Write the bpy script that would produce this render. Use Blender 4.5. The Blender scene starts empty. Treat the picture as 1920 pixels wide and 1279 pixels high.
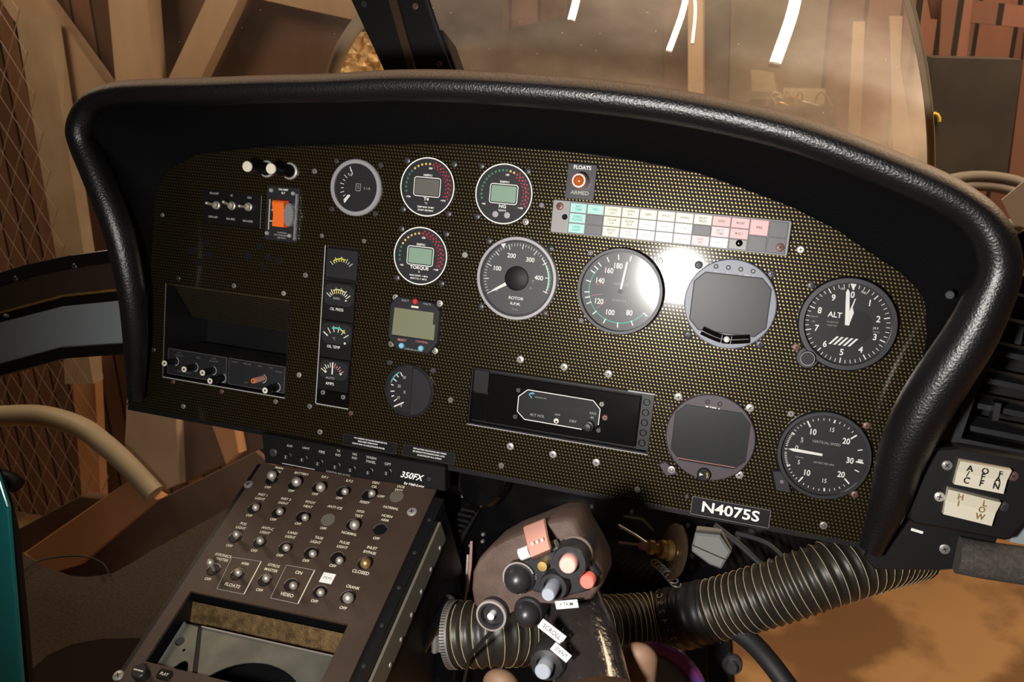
import bpy, math, random
from math import sin, cos, pi, radians as RD
from mathutils import Vector, Matrix, Euler

scene = bpy.context.scene
COL = scene.collection
random.seed(7)

# ------------------------------------------------------------------ camera
# panel frame (mm): u right, v up in the instrument panel, n out of it towards the pilot
CU, CV, CN = 315.178, 16.976, 815.16
FPX, PITCH, YAW, ROLL = 1634.41, 0.151320, -0.289453, -0.094880
RC = Matrix.Rotation(ROLL, 3, 'Z') @ Matrix.Rotation(PITCH, 3, 'X') @ Matrix.Rotation(YAW, 3, 'Y')
RCI = RC.transposed()

def pray(px, py):                       # view direction of a pixel, panel frame
    return (RCI @ Vector(((px - 960) / FPX, -(py - 639.5) / FPX, -1.0))).normalized()

# true vertical: the aircraft sits a little tail low, so the panel leans
UP = -pray(1040, 5260)
XA = (Vector((1, 0, 0)) - UP * UP.x).normalized()
YA = UP.cross(XA)
Q = Matrix((XA, YA, UP))                # panel frame -> world (rotation)
MM = 0.001
ZOFF = Vector((0, 0, 1.80))             # the panel's origin stands this high over the hangar floor

def W(p):
    return (Q @ Vector(p)) * MM + ZOFF
def P(w):                               # world (m) -> panel mm
    return Q.transposed() @ ((Vector(w) - ZOFF) / MM)

CP = Vector((CU, CV, CN))
CW = W(CP)

def at(px, py, n=0.0):                  # point of plane n=const (panel frame)
    d = pray(px, py)
    t = (n - CN) / d.z
    return CP + d * t
def hit(px, py, p0, nrm):
    d = pray(px, py)
    t = (Vector(p0) - CP).dot(nrm) / d.dot(nrm)
    return CP + d * t
def aty(px, py, Y):                     # world vertical plane y=Y (m) -> world
    d = Q @ pray(px, py)
    return CW + d * ((Y - CW.y) / d.y)
def atz(px, py, Z):                     # world level plane -> world
    d = Q @ pray(px, py)
    return CW + d * ((Z - CW.z) / d.z)

cam = bpy.data.cameras.new('camera')
camo = bpy.data.objects.new('camera', cam)
COL.objects.link(camo)
cam.sensor_fit = 'HORIZONTAL'
cam.sensor_width = 36
cam.lens = FPX / 1920 * 36
cam.clip_start = 0.01
cam.dof.use_dof = True
cam.dof.focus_distance = 0.86
cam.dof.aperture_fstop = 15.0
mw = (Q @ RCI).to_4x4()
mw.translation = CW
camo.matrix_world = mw
scene.camera = camo

scene.view_settings.view_transform = 'Standard'
scene.view_settings.look = 'None'
scene.view_settings.gamma = 1
scene.view_settings.exposure = 0.0
scene.view_settings.use_curve_mapping = False

# ------------------------------------------------------------------ world and lights
wd = bpy.data.worlds.new('world')
scene.world = wd
wd.use_nodes = True
wd.node_tree.nodes['Background'].inputs[0].default_value = (1.0, 0.72, 0.48, 1)
wd.node_tree.nodes['Background'].inputs[1].default_value = 0.035

def light(name, kind, loc, target, energy, color, size=0.1, spot=None, blend=0.5):
    l = bpy.data.lights.new(name, kind)
    l.energy = energy
    l.color = color
    if kind == 'AREA':
        l.shape = 'DISK'
        l.size = size
    else:
        l.shadow_soft_size = size
    if kind == 'SPOT':
        l.spot_size = RD(spot)
        l.spot_blend = blend
    o = bpy.data.objects.new(name, l)
    COL.objects.link(o)
    o.location = loc
    o.rotation_euler = (Vector(target) - Vector(loc)).to_track_quat('-Z', 'Y').to_euler()
    return o

# the camera's flash, held a little to the left of the lens
light('camera_flash', 'SPOT', W((138, -78, 815)), W((210, -100, 0)), 31.0, (1.0, 0.96, 0.90), 0.035, 104, 0.85)
# hangar work lights
light('hangar_light_front', 'AREA', (0.9, 1.4, 3.6), (0.6, 2.8, 1.4), 54, (1.0, 0.74, 0.50), 1.0)
light('hangar_light_left', 'AREA', (-1.7, 0.4, 3.0), (-1.3, 1.7, 1.4), 15, (1.0, 0.74, 0.50), 0.8)
light('hangar_light_right', 'AREA', (1.5, 0.9, 3.0), (0.9, 1.2, 0.2), 33, (1.0, 0.74, 0.48), 0.8)

# ------------------------------------------------------------------ materials
MATS = {}
def mat(name, col, rough=0.6, metal=0.0, coat=0.0, spec=0.5, emit=None, estr=0.0,
        noise=None, bump=0.0, bscale=200.0, alpha=1.0, sheen=0.0, coatr=0.1):
    m = bpy.data.materials.new(name)
    m.use_nodes = True
    nt = m.node_tree
    b = nt.nodes['Principled BSDF']
    b.inputs['Base Color'].default_value = (*col, 1)
    b.inputs['Roughness'].default_value = rough
    b.inputs['Metallic'].default_value = metal
    b.inputs['Coat Weight'].default_value = coat
    b.inputs['Coat Roughness'].default_value = coatr
    b.inputs['Specular IOR Level'].default_value = spec
    b.inputs['Sheen Weight'].default_value = sheen
    if alpha < 1:
        b.inputs['Alpha'].default_value = alpha
    if emit:
        b.inputs['Emission Color'].default_value = (*emit, 1)
        b.inputs['Emission Strength'].default_value = estr
    tc = None
    if noise or bump:
        tc = nt.nodes.new('ShaderNodeTexCoord')
    if noise:                            # (colour2, scale, lo, hi)
        c2, sc, lo, hi = noise
        nz = nt.nodes.new('ShaderNodeTexNoise')
        nz.inputs['Scale'].default_value = sc
        nz.inputs['Detail'].default_value = 6
        nt.links.new(tc.outputs['Object'], nz.inputs['Vector'])
        r = nt.nodes.new('ShaderNodeValToRGB')
        r.color_ramp.elements[0].position = lo
        r.color_ramp.elements[1].position = hi
        r.color_ramp.elements[0].color = (*col, 1)
        r.color_ramp.elements[1].color = (*c2, 1)
        nt.links.new(nz.outputs['Fac'], r.inputs['Fac'])
        nt.links.new(r.outputs['Color'], b.inputs['Base Color'])
    if bump:
        nz = nt.nodes.new('ShaderNodeTexNoise')
        nz.inputs['Scale'].default_value = bscale
        nz.inputs['Detail'].default_value = 4
        nt.links.new(tc.outputs['Object'], nz.inputs['Vector'])
        bp = nt.nodes.new('ShaderNodeBump')
        bp.inputs['Strength'].default_value = bump
        bp.inputs['Distance'].default_value = 0.002
        nt.links.new(nz.outputs['Fac'], bp.inputs['Height'])
        nt.links.new(bp.outputs['Normal'], b.inputs['Normal'])
    MATS[name] = m
    return m

def mth(nt, op, a, b=None, c=None):
    n = nt.nodes.new('ShaderNodeMath')
    n.operation = op
    for i, v in enumerate((a, b, c)):
        if v is None:
            continue
        if isinstance(v, (int, float)):
            n.inputs[i].default_value = v
        else:
            nt.links.new(v, n.inputs[i])
    return n.outputs[0]

def weave_mat(name, px, py, shear, thr, dotc, basec):
    m = bpy.data.materials.new(name)
    m.use_nodes = True
    nt = m.node_tree
    b = nt.nodes['Principled BSDF']
    tc = nt.nodes.new('ShaderNodeTexCoord')
    sp = nt.nodes.new('ShaderNodeSeparateXYZ')
    nt.links.new(tc.outputs['Object'], sp.inputs[0])
    x = mth(nt, 'MULTIPLY', sp.outputs[0], 1000)
    y = mth(nt, 'MULTIPLY', sp.outputs[1], 1000)
    xs = mth(nt, 'MULTIPLY', mth(nt, 'ADD', x, mth(nt, 'MULTIPLY', y, shear)), 2 * pi / px)
    ys = mth(nt, 'MULTIPLY', y, 2 * pi / py)
    s = mth(nt, 'ADD', mth(nt, 'COSINE', xs), mth(nt, 'COSINE', ys))
    mr = nt.nodes.new('ShaderNodeMapRange')
    mr.inputs['From Min'].default_value = thr
    mr.inputs['From Max'].default_value = thr + 0.6
    nt.links.new(s, mr.inputs['Value'])
    mask = mr.outputs[0]
    nz = nt.nodes.new('ShaderNodeTexNoise')
    nz.inputs['Scale'].default_value = 260
    nt.links.new(tc.outputs['Object'], nz.inputs['Vector'])
    mx = nt.nodes.new('ShaderNodeMix')
    mx.data_type = 'RGBA'
    nt.links.new(mask, mx.inputs[0])
    mx.inputs[6].default_value = (*basec, 1)
    mx.inputs[7].default_value = (*dotc, 1)
    nt.links.new(mx.outputs[2], b.inputs['Base Color'])
    nt.links.new(mth(nt, 'MULTIPLY', mask, 1.0), b.inputs['Metallic'])
    b.inputs['Roughness'].default_value = 0.37
    b.inputs['Specular IOR Level'].default_value = 0.05
    b.inputs['Coat Weight'].default_value = 0.5
    b.inputs['Coat Roughness'].default_value = 0.09
    bp = nt.nodes.new('ShaderNodeBump')
    bp.inputs['Strength'].default_value = 0.12
    bp.inputs['Distance'].default_value = 0.0004
    nt.links.new(nz.outputs['Fac'], bp.inputs['Height'])
    nt.links.new(bp.outputs['Normal'], b.inputs['Normal'])
    MATS[name] = m
    return m

def glass_mat(name, tint=(1, 1, 1), gloss=0.06, rough=0.05, dust=0.0, dustc=(0.6, 0.5, 0.4), dscale=5.0):
    m = bpy.data.materials.new(name)
    m.use_nodes = True
    nt = m.node_tree
    nt.nodes.remove(nt.nodes['Principled BSDF'])
    out = nt.nodes['Material Output']
    tr = nt.nodes.new('ShaderNodeBsdfTransparent')
    tr.inputs[0].default_value = (*tint, 1)
    gl = nt.nodes.new('ShaderNodeBsdfGlossy')
    gl.inputs['Roughness'].default_value = rough
    mx = nt.nodes.new('ShaderNodeMixShader')
    mx.inputs[0].default_value = gloss
    nt.links.new(tr.outputs[0], mx.inputs[1])
    nt.links.new(gl.outputs[0], mx.inputs[2])
    last = mx
    if dust:
        tc = nt.nodes.new('ShaderNodeTexCoord')
        nz = nt.nodes.new('ShaderNodeTexNoise')
        nz.inputs['Scale'].default_value = dscale
        nz.inputs['Detail'].default_value = 5
        nt.links.new(tc.outputs['Object'], nz.inputs['Vector'])
        n2 = nt.nodes.new('ShaderNodeTexVoronoi')
        n2.inputs['Scale'].default_value = 60
        nt.links.new(tc.outputs['Object'], n2.inputs['Vector'])
        speck = mth(nt, 'MULTIPLY', mth(nt, 'LESS_THAN', n2.outputs['Distance'], 0.055), 0.4)
        f = mth(nt, 'ADD', mth(nt, 'MULTIPLY', mth(nt, 'POWER', nz.outputs['Fac'], 2.4), dust * 3.9), speck)
        df = nt.nodes.new('ShaderNodeBsdfDiffuse')
        df.inputs[0].default_value = (*dustc, 1)
        tl = nt.nodes.new('ShaderNodeBsdfTranslucent')
        tl.inputs[0].default_value = (*dustc, 1)
        md = nt.nodes.new('ShaderNodeMixShader')
        md.inputs[0].default_value = 0.5
        nt.links.new(df.outputs[0], md.inputs[1])
        nt.links.new(tl.outputs[0], md.inputs[2])
        m2 = nt.nodes.new('ShaderNodeMixShader')
        nt.links.new(f, m2.inputs[0])
        nt.links.new(mx.outputs[0], m2.inputs[1])
        nt.links.new(md.outputs[0], m2.inputs[2])
        last = m2
    nt.links.new(last.outputs[0], out.inputs[0])
    MATS[name] = m
    return m

def wood_mat(name, c1, c2, axis_scale=(1, 1, 1), board=0.0, gap=(0.01, 0.006, 0.004), rough=0.8):
    m = bpy.data.materials.new(name)
    m.use_nodes = True
    nt = m.node_tree
    b = nt.nodes['Principled BSDF']
    b.inputs['Roughness'].default_value = rough
    tc = nt.nodes.new('ShaderNodeTexCoord')
    mp = nt.nodes.new('ShaderNodeMapping')
    mp.inputs['Scale'].default_value = axis_scale
    nt.links.new(tc.outputs['Object'], mp.inputs[0])
    nz = nt.nodes.new('ShaderNodeTexNoise')
    nz.inputs['Scale'].default_value = 6
    nz.inputs['Detail'].default_value = 8
    nt.links.new(mp.outputs[0], nz.inputs['Vector'])
    r = nt.nodes.new('ShaderNodeValToRGB')
    r.color_ramp.elements[0].position = 0.3
    r.color_ramp.elements[1].position = 0.72
    r.color_ramp.elements[0].color = (*c1, 1)
    r.color_ramp.elements[1].color = (*c2, 1)
    nt.links.new(nz.outputs['Fac'], r.inputs['Fac'])
    col = r.outputs['Color']
    if board:
        sp = nt.nodes.new('ShaderNodeSeparateXYZ')
        nt.links.new(tc.outputs['Object'], sp.inputs[0])
        q = mth(nt, 'DIVIDE', sp.outputs[0], board)
        fr = mth(nt, 'FRACT', q)
        g = mth(nt, 'LESS_THAN', fr, 0.12)
        wn = nt.nodes.new('ShaderNodeTexWhiteNoise')
        wn.noise_dimensions = '1D'
        nt.links.new(mth(nt, 'FLOOR', q), wn.inputs['W'])
        hv = nt.nodes.new('ShaderNodeHueSaturation')
        nt.links.new(mth(nt, 'ADD', mth(nt, 'MULTIPLY', wn.outputs['Value'], 0.7), 0.6), hv.inputs['Value'])
        nt.links.new(col, hv.inputs['Color'])
        mx = nt.nodes.new('ShaderNodeMix')
        mx.data_type = 'RGBA'
        nt.links.new(g, mx.inputs[0])
        nt.links.new(hv.outputs[0], mx.inputs[6])
        mx.inputs[7].default_value = (*gap, 1)
        col = mx.outputs[2]
    nt.links.new(col, b.inputs['Base Color'])
    MATS[name] = m
    return m

weave_mat('carbon_weave', 3.4, 3.3, 0.34, 0.72, (0.17, 0.132, 0.066), (0.007, 0.005, 0.002))
weave_mat('fine_weave', 2.4, 2.4, 0.5, 0.6, (0.55, 0.45, 0.25), (0.006, 0.005, 0.004))
mat('black', (0.004, 0.004, 0.0045), 0.5, spec=0.3)
mat('face_black', (0.014, 0.014, 0.017), 0.55, spec=0.35)
mat('dial_grey', (0.062, 0.064, 0.070), 0.5)
mat('black_gloss', (0.003, 0.003, 0.0035), 0.16, coat=0.4)
mat('black_metal', (0.008, 0.008, 0.009), 0.40, 0.2)
mat('bezel_dark', (0.020, 0.020, 0.024), 0.42, 0.2)
mat('bezel_grey', (0.36, 0.35, 0.37), 0.45, 0.2)
mat('bezel_blue', (0.17, 0.185, 0.23), 0.45, 0.1)
mat('bezel_mauve', (0.060, 0.045, 0.055), 0.5, 0.1)
mat('lining', (0.0025, 0.0025, 0.003), 0.75, spec=0.12, bump=0.6, bscale=700)
mat('white_print', (0.93, 0.93, 0.91), 0.6)
mat('grey_print', (0.40, 0.40, 0.39), 0.6)
mat('dim_print', (0.14, 0.14, 0.14), 0.6)
mat('cream', (0.80, 0.75, 0.60), 0.5)
mat('orange', (0.90, 0.17, 0.02), 0.45)
mat('red', (0.55, 0.02, 0.03), 0.5)
mat('led_red', (0.40, 0.012, 0.03), 0.5)
mat('led_green', (0.02, 0.20, 0.08), 0.5)
mat('led_yellow', (0.75, 0.50, 0.14), 0.5)
mat('green_print', (0.05, 0.55, 0.28), 0.6)
mat('teal_print', (0.06, 0.50, 0.42), 0.6)
mat('yellow_print', (0.75, 0.70, 0.12), 0.6)
mat('pink_print', (0.60, 0.22, 0.22), 0.6)
mat('blue_button', (0.22, 0.55, 0.75), 0.45)
mat('blue_logo', (0.10, 0.40, 0.65), 0.5)
mat('lcd_green', (0.24, 0.36, 0.27), 0.35)
mat('lcd_grey', (0.13, 0.125, 0.11), 0.35)
mat('lcd_olive', (0.20, 0.21, 0.13), 0.35)
mat('lcd_dark', (0.022, 0.024, 0.024), 0.25)
mat('screen_grey', (0.045, 0.045, 0.048), 0.36, spec=0.2)
mat('cap_cyan', (0.42, 0.72, 0.68), 0.45)
mat('cap_yellow', (0.90, 0.86, 0.62), 0.38)
mat('cap_white', (0.93, 0.91, 0.86), 0.38)
mat('cap_pink', (0.85, 0.46, 0.47), 0.45)
mat('cap_rose', (0.82, 0.62, 0.64), 0.45)
mat('cap_grey', (0.10, 0.095, 0.11), 0.45)
mat('ann_frame', (0.24, 0.235, 0.23), 0.5, 0.3)
mat('lead_edge', (0.05, 0.05, 0.05), 0.5)
mat('screw', (0.26, 0.25, 0.235), 0.45, 0.4)
mat('screw_dark', (0.10, 0.10, 0.11), 0.4, 0.7)
mat('screw_bright', (0.55, 0.53, 0.50), 0.42, 0.5)
mat('screw_rust', (0.22, 0.12, 0.10), 0.5, 0.6)
mat('slot', (0.012, 0.012, 0.012), 0.7)
mat('chrome', (0.62, 0.56, 0.49), 0.48, 0.75)
mat('brass', (0.60, 0.40, 0.15), 0.40, 0.8)
mat('switch_plate', (0.052, 0.033, 0.024), 0.42, spec=0.5, noise=((0.070, 0.046, 0.034), 25, 0.35, 0.75), bump=0.15, bscale=1500)
mat('tray_metal', (0.17, 0.175, 0.155), 0.42, 0.7, noise=((0.25, 0.255, 0.22), 30, 0.4, 0.7))
mat('foil_gold', (0.08, 0.045, 0.015), 0.5, 0.4, noise=((0.22, 0.14, 0.05), 120, 0.35, 0.7), bump=0.6, bscale=900)
mat('olive_rail', (0.16, 0.145, 0.11), 0.6, 0.2)
mat('grip_brown', (0.062, 0.036, 0.028), 0.7, noise=((0.10, 0.064, 0.050), 60, 0.35, 0.7), bump=0.3, bscale=700)
mat('grip_edge', (0.26, 0.22, 0.20), 0.7)
mat('grip_black', (0.018, 0.018, 0.020), 0.38)
mat('guard_pink', (0.55, 0.27, 0.22), 0.45)
mat('button_pink', (0.80, 0.40, 0.34), 0.45)
mat('button_red', (0.75, 0.17, 0.13), 0.45)
mat('button_grey', (0.30, 0.33, 0.38), 0.5)
mat('guard_plastic', (0.22, 0.22, 0.24), 0.18, coat=1.0)
mat('tan_knob', (0.22, 0.125, 0.075), 0.6, noise=((0.28, 0.165, 0.10), 40, 0.3, 0.7))
mat('duct_black', (0.016, 0.015, 0.013), 0.42, noise=((0.035, 0.028, 0.018), 14, 0.4, 0.75))
mat('cord', (0.46, 0.36, 0.20), 0.7)
mat('duct_tape', (0.020, 0.020, 0.021), 0.35)
mat('steel', (0.50, 0.48, 0.45), 0.45, 0.8)
mat('rocker_ivory', (0.72, 0.67, 0.54), 0.45)
mat('foam', (0.055, 0.050, 0.045), 0.95, noise=((0.10, 0.085, 0.07), 300, 0.4, 0.7), bump=0.5, bscale=600)
mat('carpet', (0.032, 0.022, 0.014), 0.98, noise=((0.060, 0.042, 0.027), 220, 0.35, 0.7), bump=0.8, bscale=900)
mat('teal_paint', (0.015, 0.38, 0.40), 0.35, coat=0.3)
mat('grey_trim', (0.30, 0.34, 0.37), 0.55)
mat('cream_pipe', (0.36, 0.30, 0.20), 0.55, noise=((0.28, 0.23, 0.15), 8, 0.35, 0.7))
mat('plastic_wrap', (0.022, 0.018, 0.017), 0.16, coat=1.0, bump=1.0, bscale=110)
mat('mat_black', (0.016, 0.011, 0.008), 0.95, spec=0.1)
mat('bag_purple', (0.10, 0.05, 0.22), 0.25, coat=0.6, noise=((0.30, 0.04, 0.20), 30, 0.45, 0.6))
mat('bag_clear', (0.18, 0.16, 0.16), 0.15, coat=1.0, bump=1.0, bscale=80)
mat('connector', (0.20, 0.21, 0.20), 0.6)
mat('gold_sheet', (0.95, 0.70, 0.36), 0.35, 0.15, bump=1.0, bscale=25)
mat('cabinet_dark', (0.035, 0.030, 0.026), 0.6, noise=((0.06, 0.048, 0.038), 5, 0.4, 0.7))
mat('reflection_glow', (1, 1, 1), 0.5, emit=(1.0, 0.86, 0.62), estr=9.0)  # emission stands in for lamps mirrored in the windscreen
mat('lamp_lens', (0.48, 0.11, 0.02), 0.15, coat=1.0, emit=(1.0, 0.25, 0.03), estr=0.08)
mat('collar_pink', (0.62, 0.44, 0.42), 0.35, 0.4)
mat('rubber', (0.012, 0.012, 0.012), 0.6)
mat('ground', (0.46, 0.27, 0.115), 0.9, noise=((0.22, 0.115, 0.05), 2.4, 0.46, 0.56), bump=0.4, bscale=40)
mat('yellow_plastic', (0.70, 0.48, 0.05), 0.4)
mat('paper', (0.55, 0.48, 0.42), 0.8)
mat('dusty_tyre', (0.16, 0.14, 0.12), 0.9)
mat('post_tan', (0.42, 0.33, 0.22), 0.8, noise=((0.32, 0.23, 0.14), 7, 0.35, 0.7))
mat('plastic_white', (0.75, 0.73, 0.70), 0.5)
mat('wire_mesh', (0.33, 0.26, 0.20), 0.5, 0.3)
mat('door_brown', (0.05, 0.03, 0.018), 0.25, coat=0.5)
wood_mat('wood_wall', (0.13, 0.065, 0.036), (0.25, 0.13, 0.075), (1, 1, 0.12), board=0.085)
wood_mat('wood_red', (0.16, 0.065, 0.042), (0.27, 0.125, 0.08), (1, 1, 0.12), board=0.14)
wood_mat('wood_beam', (0.36, 0.25, 0.16), (0.52, 0.38, 0.25), (1, 1, 0.2))
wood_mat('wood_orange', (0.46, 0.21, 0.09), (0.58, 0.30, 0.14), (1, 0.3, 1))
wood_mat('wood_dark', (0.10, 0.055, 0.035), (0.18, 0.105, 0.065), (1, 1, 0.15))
glass_mat('gauge_glass', gloss=0.055, rough=0.10)
glass_mat('clear_lens', gloss=0.08, rough=0.05)
glass_mat('windscreen_glass', (0.94, 0.90, 0.86), 0.05, 0.06, dust=0.50, dustc=(0.90, 0.78, 0.66))
glass_mat('clear_guard', (0.75, 0.75, 0.78), 0.30, 0.35)
glass_mat('side_glass', (0.96, 0.94, 0.92), 0.03, 0.05, dust=0.08, dustc=(0.75, 0.64, 0.52))

# padded rim: black grained vinyl; brown on upward faces is part dust, part painted warm light
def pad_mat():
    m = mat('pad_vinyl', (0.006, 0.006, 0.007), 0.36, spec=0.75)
    nt = m.node_tree
    b = nt.nodes['Principled BSDF']
    tc = nt.nodes.new('ShaderNodeTexCoord')
    vo = nt.nodes.new('ShaderNodeTexNoise')
    vo.inputs['Scale'].default_value = 520
    vo.inputs['Detail'].default_value = 3
    nt.links.new(tc.outputs['Object'], vo.inputs['Vector'])
    bp = nt.nodes.new('ShaderNodeBump')
    bp.inputs['Strength'].default_value = 0.42
    bp.inputs['Distance'].default_value = 0.0011
    nt.links.new(vo.outputs['Fac'], bp.inputs['Height'])
    nt.links.new(bp.outputs['Normal'], b.inputs['Normal'])
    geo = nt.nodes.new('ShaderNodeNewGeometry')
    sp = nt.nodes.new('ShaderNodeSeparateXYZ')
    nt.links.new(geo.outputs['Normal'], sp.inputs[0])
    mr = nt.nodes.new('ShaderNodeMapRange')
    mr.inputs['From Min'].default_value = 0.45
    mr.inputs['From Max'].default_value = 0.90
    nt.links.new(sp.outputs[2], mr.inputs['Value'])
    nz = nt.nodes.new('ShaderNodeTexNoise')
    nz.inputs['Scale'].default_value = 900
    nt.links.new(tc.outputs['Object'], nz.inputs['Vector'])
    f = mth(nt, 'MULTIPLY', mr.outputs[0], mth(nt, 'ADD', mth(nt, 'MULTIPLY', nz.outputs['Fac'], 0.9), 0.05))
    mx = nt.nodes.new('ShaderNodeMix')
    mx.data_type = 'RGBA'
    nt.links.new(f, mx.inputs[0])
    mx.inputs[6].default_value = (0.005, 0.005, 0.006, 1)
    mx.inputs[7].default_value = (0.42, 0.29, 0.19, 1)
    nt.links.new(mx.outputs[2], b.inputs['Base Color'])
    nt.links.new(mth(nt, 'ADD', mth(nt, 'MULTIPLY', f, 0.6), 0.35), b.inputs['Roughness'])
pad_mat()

# ------------------------------------------------------------------ mesh builder (mm)
TXT = {}
def text_mesh(s, bold=False, shear=0.0):
    k = (s, bold, shear)
    if k not in TXT:
        c = bpy.data.curves.new('t', 'FONT')
        c.body = s
        c.size = 1.0
        c.align_x = 'CENTER'
        c.align_y = 'CENTER'
        c.resolution_u = 3
        c.shear = shear
        if bold:
            c.offset = 0.022
        o = bpy.data.objects.new('t', c)
        me = bpy.data.meshes.new_from_object(o)
        vs = [v.co.copy() for v in me.vertices]
        fs = [tuple(p.vertices) for p in me.polygons]
        bpy.data.objects.remove(o)
        bpy.data.curves.remove(c)
        bpy.data.meshes.remove(me)
        TXT[k] = (vs, fs)
    return TXT[k]

class MB:
    def __init__(s):
        s.v, s.f, s.m, s.s, s.slots = [], [], [], [], []
    def mi(s, name):
        if name not in s.slots:
            s.slots.append(name)
        return s.slots.index(name)
    def add(s, vs, fs, m, smooth=False):
        o = len(s.v)
        s.v += [tuple(v) for v in vs]
        k = s.mi(m)
        for f in fs:
            s.f.append(tuple(i + o for i in f))
            s.m.append(k)
            s.s.append(smooth)
        return s
    def box(s, x0, x1, y0, y1, z0, z1, m):
        v = [(x, y, z) for z in (z0, z1) for y in (y0, y1) for x in (x0, x1)]
        return s.add(v, [(0, 2, 3, 1), (4, 5, 7, 6), (0, 1, 5, 4), (2, 6, 7, 3), (0, 4, 6, 2), (1, 3, 7, 5)], m)
    def prism(s, poly, z0, z1, m, bev=0.0, mside=None):
        a = sum(poly[i][0] * poly[(i + 1) % len(poly)][1] - poly[(i + 1) % len(poly)][0] * poly[i][1] for i in range(len(poly)))
        if a < 0:
            poly = poly[::-1]
        n = len(poly)
        rings = [[(p[0], p[1], z0) for p in poly]]
        if bev:
            ins = inset(poly, bev)
            rings.append([(p[0], p[1], z1 - bev) for p in poly])
            rings.append([(p[0], p[1], z1) for p in ins])
        else:
            rings.append([(p[0], p[1], z1) for p in poly])
        vs = [q for r in rings for q in r]
        fs = []
        for k in range(len(rings) - 1):
            for i in range(n):
                j = (i + 1) % n
                fs.append((k * n + i, k * n + j, (k + 1) * n + j, (k + 1) * n + i))
        s.add(vs, fs, mside or m)
        top = (len(rings) - 1) * n
        s.add(vs[top:], [tuple(range(n))], m)
        s.add(vs[:n], [tuple(range(n))[::-1]], m)
        return s
    def loft(s, rings, m, closed=True, caps=True, smooth=True):
        n = len(rings[0])
        vs = [q for r in rings for q in r]
        fs = []
        for k in range(len(rings) - 1):
            for i in range(n if closed else n - 1):
                j = (i + 1) % n
                fs.append((k * n + i, k * n + j, (k + 1) * n + j, (k + 1) * n + i))
        if caps and closed:
            fs.append(tuple(range(n))[::-1])
            fs.append(tuple(range((len(rings) - 1) * n, len(rings) * n)))
        return s.add(vs, fs, m, smooth)
    def lathe(s, prof, m, cx=0, cy=0, seg=40, caps=True, cz=0):
        rings = [[(cx + r * cos(2 * pi * i / seg), cy + r * sin(2 * pi * i / seg), cz + z) for i in range(seg)] for r, z in prof]
        return s.loft(rings, m, True, caps)
    def tube(s, path, r, m, seg=14, caps=True):
        path = [Vector(p) for p in path]
        n = len(path)
        rr = r if callable(r) else (lambda t: r)
        t0 = (path[1] - path[0]).normalized()
        ref = Vector((0, 0, 1)) if abs(t0.z) < 0.9 else Vector((1, 0, 0))
        nx = t0.cross(ref).normalized()
        rings = []
        for i, p in enumerate(path):
            t = (path[min(i + 1, n - 1)] - path[max(i - 1, 0)]).normalized()
            nx = (nx - t * nx.dot(t)).normalized()
            ny = t.cross(nx)
            q = rr(i / (n - 1))
            rings.append([p + nx * (q * cos(2 * pi * k / seg)) + ny * (q * sin(2 * pi * k / seg)) for k in range(seg)])
        return s.loft(rings, m, True, caps)
    def sphere(s, c, r, m, seg=14, rings=8):
        rx, ry, rz = (r, r, r) if isinstance(r, (int, float)) else r
        R = []
        for k in range(rings + 1):
            a = -pi / 2 + pi * k / rings
            a = max(-pi / 2 + 0.02, min(pi / 2 - 0.02, a))
            R.append([(c[0] + rx * cos(a) * cos(2 * pi * i / seg), c[1] + ry * cos(a) * sin(2 * pi * i / seg), c[2] + rz * sin(a)) for i in range(seg)])
        return s.loft(R, m)
    def bar(s, x0, y0, x1, y1, w, z, m):
        d = Vector((x1 - x0, y1 - y0))
        if d.length < 1e-6:
            return s
        q = Vector((-d.y, d.x)).normalized() * w / 2
        return s.add([(x0 - q.x, y0 - q.y, z), (x1 - q.x, y1 - q.y, z), (x1 + q.x, y1 + q.y, z), (x0 + q.x, y0 + q.y, z)], [(0, 1, 2, 3)], m)
    def tick(s, a, r0, r1, w, z, m, cx=0, cy=0):
        a = RD(a)
        return s.bar(cx + r0 * sin(a), cy + r0 * cos(a), cx + r1 * sin(a), cy + r1 * cos(a), w, z, m)
    def arc(s, r0, r1, a0, a1, z, m, cx=0, cy=0, seg=24):
        vs = []
        for i in range(seg + 1):
            a = RD(a0 + (a1 - a0) * i / seg)
            vs += [(cx + r0 * sin(a), cy + r0 * cos(a), z), (cx + r1 * sin(a), cy + r1 * cos(a), z)]
        return s.add(vs, [(2 * i, 2 * i + 1, 2 * i + 3, 2 * i + 2) if a1 < a0 else (2 * i, 2 * i + 2, 2 * i + 3, 2 * i + 1) for i in range(seg)], m)
    def disc(s, cx, cy, r, z, m, seg=24, h=0.0):
        if h:
            return s.lathe([(r, z - h), (r, z), (0.01, z)], m, cx, cy, seg)
        return s.add([(cx + r * cos(2 * pi * i / seg), cy + r * sin(2 * pi * i / seg), z) for i in range(seg)], [tuple(range(seg))], m)
    def rect(s, x0, x1, y0, y1, z, m):
        return s.add([(x0, y0, z), (x1, y0, z), (x1, y1, z), (x0, y1, z)], [(0, 1, 2, 3)], m)
    def frame(s, pts, w, z, m, close=True):
        n = len(pts)
        for i in range(n if close else n - 1):
            a, b = pts[i], pts[(i + 1) % n]
            s.bar(a[0], a[1], b[0], b[1], w, z, m)
        return s
    def text(s, t, x, y, z, h, m, wid=1.0, rot=0.0, bold=False, shear=0.0):
        vs, fs = text_mesh(t, bold, shear)
        k = h / 0.70
        c, q = cos(RD(rot)), sin(RD(rot))
        out = []
        for v in vs:
            a, b = v.x * k * wid, v.y * k
            out.append((x + a * c - b * q, y + a * q + b * c, z))
        return s.add(out, fs, m)
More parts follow.
